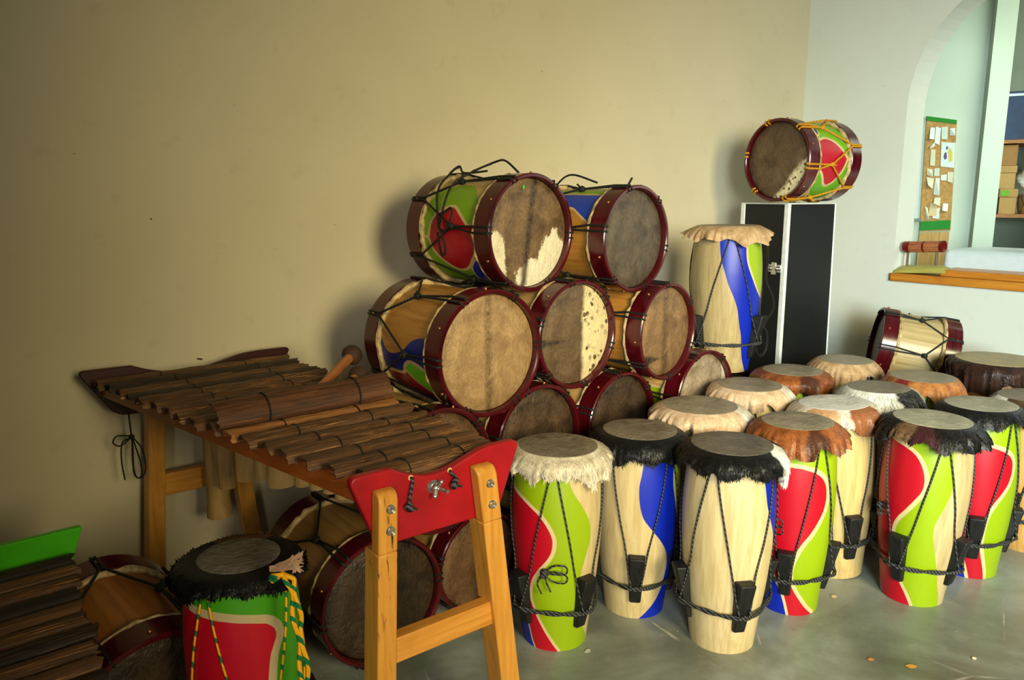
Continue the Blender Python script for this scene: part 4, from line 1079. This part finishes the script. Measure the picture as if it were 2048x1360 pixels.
for k in range(12):
    for j in range(10):
        fs.append((k*22+j, k*22+j+1, k*22+23+j, k*22+22+j)); fs.append((k*22+11+j, k*22+33+j, k*22+34+j, k*22+12+j))
    fs.append((k*22, k*22+22, k*22+33, k*22+11)); fs.append((k*22+10, k*22+21, k*22+43, k*22+32))
for k in (0, 12):
    for j in range(10): fs.append((k*22+j, k*22+11+j, k*22+12+j, k*22+1+j))
mb.add(vs, fs); mb.build('bamboo_base', simple('green_gold_bamboo', S(176,168,84), .4, .2, 7, stretch=(.6,4,4)), tubeo)

# ------------------------------------------------------------------ far room things
FOFF = .004
def fbox(mb, x0, y0, x1, y1, w0, w1, m=0):
    """box on the far wall between sighted corners, from depth w0 to w1 in front of the wall"""
    q = []
    pts = []
    for (x, y) in ((x0, y1), (x1, y1), (x1, y0), (x0, y0)):
        a, z = fpx(x, y, -w1); pts.append((a, z))
    f = [fw(a, z, -w1) for a, z in pts]; b = [fw(a, z, -w0) for a, z in pts]
    mb.hexa([f[0], f[1], b[1], b[0], f[3], f[2], b[2], b[3]], m)
def fpoly(mb, px, w0, w1):
    P = [fpx(x, y, -w1) for x, y in px]; mb.prism(P, lambda a, z, d: fw(a, z, -d-FOFF), w0, w1)
mb = MB(); fpoly(mb, [(1854,233),(1914,241),(1901,461),(1839,463)], .0, .02)
cork = mb.build('cork_board', simple('cork', S(196,150,86), .9, .15, 40), None, smooth=False); tag(cork, 'narrow cork notice board with green top and bottom bands in the next room', 'notice board')
for px in ([(1853,232),(1914,240),(1913,248),(1854,241)], [(1841,443),(1901,440),(1900,458),(1840,461)]):
    mb = MB(); fpoly(mb, px, .018, .026); mb.build('green_band', simple('green_card', S(20,136,30), .7, .05), cork, smooth=False)
notes = [((1861,255),(1870,255),(1869,279),(1859,278),0),((1872,253),(1882,256),(1879,290),(1869,286),0),((1883,254),(1896,253),(1895,279),(1883,278),2),((1900,257),(1911,256),(1911,271),(1900,271),0),
         ((1859,293),(1869,284),(1870,291),(1860,298),0),((1862,299),(1871,299),(1870,332),(1860,331),1),((1854,337),(1866,339),(1866,353),(1854,350),1),((1869,337),(1879,336),(1879,352),(1868,352),2),
         ((1853,354),(1868,357),(1865,378),(1856,370),1),((1871,356),(1880,356),(1879,391),(1867,389),0),((1882,350),(1894,349),(1893,361),(1882,361),0),((1895,344),(1907,344),(1905,366),(1895,363),1),
         ((1869,395),(1881,395),(1880,412),(1867,407),1),((1861,406),(1875,405),(1873,432),(1856,432),3),((1874,417),(1880,415),(1878,438),(1864,436),0),((1850,412),(1856,416),(1858,442),(1852,440),1),((1886,407),(1896,407),(1895,423),(1884,421),0)]
cc_ = [S(232,240,230), S(226,222,190), S(214,226,210), S(226,206,150)]
nl_ = ['white paper slip top left on the notice board','tall curled white slip beside the top left one','pale green tinted note at the top of the board','small square white note top right corner of the board','small rolled slip below the top left notes','long narrow cream slip in the board upper left','cream note curling at the board left edge middle','small pale square note at the board middle','large cream note hanging loose at the left edge','long white slip down the board middle','short white note right of middle','cream curled note at the right edge middle','cream note above the yellow sheet','yellowish sheet low on the board','white strip under the yellowish sheet','thin cream strip at the bottom left edge','small white note low right on the board']
for i, (a, b, c, d, k) in enumerate(notes):
    mb = MB(); P = [fpx(x, y, -.03) for x, y in (a, b, c, d)]
    w = [.0275, .0275, .032+.02*(i % 3 == 0), .032+.025*(i % 4 == 0)]
    f = [fw(p[0], p[1], -ww) for p, ww in zip(P, w)]; mb.hexa(f+[p+FD*.0015 for p in f])
    o = mb.build('pinned_note', MATS.setdefault(k, simple('note_paper_%d' % k, cc_[k], .8, .04)), None, smooth=False); tag(o, nl_[i], 'note', 'paper slips pinned on the cork board')
mb = MB(); fpoly(mb, [(1883,284),(1911,286),(1908,336),(1881,333)], .022, .026)
pic = mb.build('drawing', simple('drawing_paper', S(226,240,232), .8, .03), None, smooth=False); tag(pic, 'childlike drawing in purple and yellow pinned on the cork board', 'drawing')
for pts, c in (([(1889,306),(1893,304),(1894,316),(1890,320),(1887,314)], S(110,80,140)), ([(1893,292),(1897,294),(1895,300),(1892,298)], S(90,90,150)), ([(1896,304),(1900,294),(1905,304),(1905,322),(1898,324)], S(222,204,90))):
    mb = MB(); fpoly(mb, pts, .026, .0275); mb.build('painted_shape', simple('drawing_ink', c, .8, .05), pic, smooth=False)
mb = MB()
fpoly(mb, [(1800,242),(1847,242),(1835,438),(1790,438)], .0, .03)
wbd = mb.build('whiteboard', simple('whiteboard_enamel', S(214,224,222), .25, .02), None, smooth=False); tag(wbd, 'whiteboard left of the cork board in the next room', 'whiteboard')
mb = MB(); fbox(mb, 1788, 437, 1843, 443, .006, .05); mb.build('pen_tray', simple('grey_tray', S(120,130,120), .5, .05), wbd, smooth=False)
mb = MB(); fpoly(mb, [(1839,465),(1899,463.5),(1890,545),(1831,545)], .0, .02)
tag(mb.build('plywood_panel', wood('plywood', S(206,166,96), S(180,138,72), 'z', .6), None, smooth=False), 'plywood strip leaning below the cork board', 'panel')
# shelves in the recess and what stands on them
def shelf(y, w0, w1, th, label):
    a0_, z0_ = fpx(1972, y, .10); a1_ = a0_+1.4
    mb = MB(); f = [fw(a0_, z0_, w0), fw(a1_, z0_, w0), fw(a1_, z0_, w1), fw(a0_, z0_, w1)]
    mb.hexa([p-UP*th for p in f]+f); o = mb.build('wall_shelf', M_SHELF, None, smooth=False); tag(o, label, 'shelf'); return z0_
M_SHELF = wood('shelf_board', S(180,120,64), S(150,92,44), 'x', .5)
zs1 = shelf(281, .10, .70, .03, 'upper orange wood shelf in the recess, under the blue box')
zs2 = shelf(428, .10, .70, .03, 'lower orange wood shelf in the recess, under the cardboard boxes')
def rbox(name, x0, x1, z0, z1, w0, w1, mat, label, cat, group=None, yref=350, lid=None):
    a0_ = fpx(x0, yref, w0)[0]; a1_ = fpx(x1, yref, w0)[0]
    M = frameM(fw((a0_+a1_)/2, z0, (w0+w1)/2), FX, FD, UP); root = empty(name, M, label, cat, group)
    hh = z1-z0; ww = a1_-a0_; dd = w1-w0
    if lid:
        mb = MB(); mb.box((0, 0, (hh-lid)/2), (ww, dd, hh-lid)); mb.build('box_body', mat, root, bevel=.004)
        mb = MB(); mb.box((0, 0, hh-lid/2), (ww+.012, dd+.012, lid-.001)); mb.build('lid', mat, root, bevel=.004)
    else:
        mb = MB(); mb.box((0, 0, hh/2), (ww, dd, hh)); mb.build('box_body', mat, root, bevel=.004)
    return root, ww, dd, hh
M_CARD = simple('brown_cardboard', S(190,150,90), .85, .08, 14); M_CARD2 = simple('darker_cardboard', S(160,118,66), .85, .08, 14)
def zz(y, w=.13): return fpx(2000, y, w)[1]
g_ = 'cardboard boxes stacked on the lower shelf'
z_a = zz(378); z_b = zz(332)
r_, ww, dd, hh = rbox('cardboard_box', 1998, 2032, zs2, z_a, .13, .45, M_CARD, 'cardboard box with green sticker, lowest of the stack on the lower shelf', 'box', g_, 405, .07)
mb = MB(); mb.box((-ww/2+.035, -dd/2-.008, hh-.035), (.06, .004, .05)); mb.build('green_sticker', simple('green_sticker', S(110,180,20), .6, .2, 60), r_)
rbox('cardboard_box', 1999, 2031, z_a, z_b, .13, .45, M_CARD, 'cardboard box in the middle of the stack on the lower shelf', 'box', g_, 355, .06)
rbox('cardboard_box', 2001, 2036, z_b, zs1-.04, .13, .45, M_CARD2, 'darker cardboard box on top of the stack, just under the upper shelf', 'box', g_, 305)
rb, ww, dd, hh = rbox('storage_box', 2006, 2092, zs1, zz(184), .13, .5, simple('navy_blue_board', S(16,46,84), .5, .15, 30), 'dark blue box on the upper shelf in the recess', 'box', None, 230)
mb = MB(); mb.box((-ww*.18, -dd/2-.003, hh-.03), (.25, .004, .02)); mb.build('white_strip', simple('white_label', S(214,224,230), .5, .03), rb)
Pz = fw(fpx(2053, 425, .2)[0], zs2+.001, .25)
drm = empty('tiny_drum', frameM(Pz, FX, FD, UP), 'tiny brown drum on the lower shelf beside the boxes', 'drum')
mb = MB(); mb.lathe([(.055, 0), (.072, .05), (.075, .11), (.07, .16), (.0001, .16)], 24, cap0=True); mb.build('shell', simple('brown_shell', S(150,116,72), .6, .2, 20), drm)
mb = MB(); mb.lathe([(.0001, .175), (.06, .174), (.073, .165), (.073, .15)], 24); mb.build('drumhead', HD, drm)
mb = MB()
for i in range(8): a = 2*PI*i/8; b = a+PI/8; mb.tube([(.073*math.cos(a), .073*math.sin(a), .155), (.079*math.cos(b), .079*math.sin(b), .09), (.062*math.cos(a), .062*math.sin(a), .01)], .003, 5)
mb.build('rope_lacing', M_THIN_ROPE, drm)
mb = MB(); pb = fw(fpx(2057, 375, .2)[0], zs2+.19, .25); random.seed(3)
vs = []; fs = []
for j in range(13):
    for i in range(20):
        t = PI*j/12; a = 2*PI*i/20; rr = 1+.16*math.sin(3*a+j)+.12*math.sin(7*a+2*j); vs.append(pb+Vector((.085*rr*math.sin(t)*math.cos(a), .085*rr*math.sin(t)*math.sin(a), .115-.115*math.cos(t)*(.9+.2*math.sin(2*a)))))
for j in range(12):
    for i in range(20): fs.append((j*20+i, j*20+(i+1) % 20, (j+1)*20+(i+1) % 20, (j+1)*20+i))
mb.add(vs, fs); tag(mb.build('plastic_bag', simple('white_plastic', S(226,232,230), .35, .05), None, ang=80), 'crumpled white plastic bag on the lower shelf, above the tiny drum', 'bag')
# white cabinet standing right behind the ledge
tC = (onplane(1884, 510, rw(0, 0, TH+.03), RN)-CORNER).dot(RD)-T0
zc_ = onplane(1950, 501, rw(0, 0, TH+.03), RN).z
mb = MB(); mb.box((.7, .25, zc_/2), (1.4, .5, zc_))
cab = mb.build('cabinet', simple('white_enamel', S(214,224,228), .35, .03), None, bevel=.045, segs=6); cab.matrix_world = frameM(rw(T0+tC, 0, TH+.03), RD, RN, UP)
tag(cab, 'white rounded cabinet top behind the ledge in the next room', 'cabinet')

# ------------------------------------------------------------------ light
def area(name, loc, target, sx, sy, power, col, spread=180):
    l = bpy.data.lights.new(name, 'AREA'); l.shape = 'RECTANGLE'; l.size = sx; l.size_y = sy; l.energy = power; l.color = col; l.spread = math.radians(spread)
    o = bpy.data.objects.new(name, l); COL.objects.link(o); o.location = loc
    o.rotation_euler = (Vector(target)-Vector(loc)).to_track_quat('-Z', 'Y').to_euler(); return o
area('warm_doorway', (2.3, -1.7, 2.25), (.75, 3.9, .70), 1.2, 1.5, 46, (1.0, .87, .48), 64)
area('daylight_doorway', (.9, -2.8, 1.9), (2.9, 4.6, .9), 1.2, 1.6, 42, (.80, .98, 1.0), 46)
area('front_fill', (.2, -2.6, 1.7), (.45, 1.9, .55), 1.0, 1.4, 7.5, (1.0, .96, .86), 38)  # unseen fill lamp, added to brighten the near marimba end and front drums
area('daylight_window', tuple(rw(2.75, 1.7, -.06)), tuple(rw(2.75, 1.2, -3)), 1.6, 1.5, 10, (.90, 1.0, 1.0), 150)

fc = rw(T0+1.4, 2.9, 1.6)
area('next_room_window', fc, fw(-.1, 1.2), 1.6, 1.2, 50, (.87, 1.0, .85), 150)
w = bpy.data.worlds.new('room_ambient'); SC.world = w; w.use_nodes = True
w.node_tree.nodes['Background'].inputs[0].default_value = (.9, .72, .45, 1); w.node_tree.nodes['Background'].inputs[1].default_value = .006

cam = bpy.data.cameras.new('camera'); cam.sensor_width = 36; cam.lens = F/2048*36; cam.clip_start = .05; cam.clip_end = 60
co = bpy.data.objects.new('camera', cam); COL.objects.link(co); co.location = CO; co.rotation_euler = (PI/2-PITCH, 0, 0)
SC.camera = co
SC.cycles.diffuse_bounces = 2; SC.cycles.max_bounces = 6
SC.view_settings.view_transform = 'Standard'; SC.view_settings.look = 'None'; SC.view_settings.gamma = 1; SC.view_settings.use_curve_mapping = False
SC.view_settings.exposure = 0.0
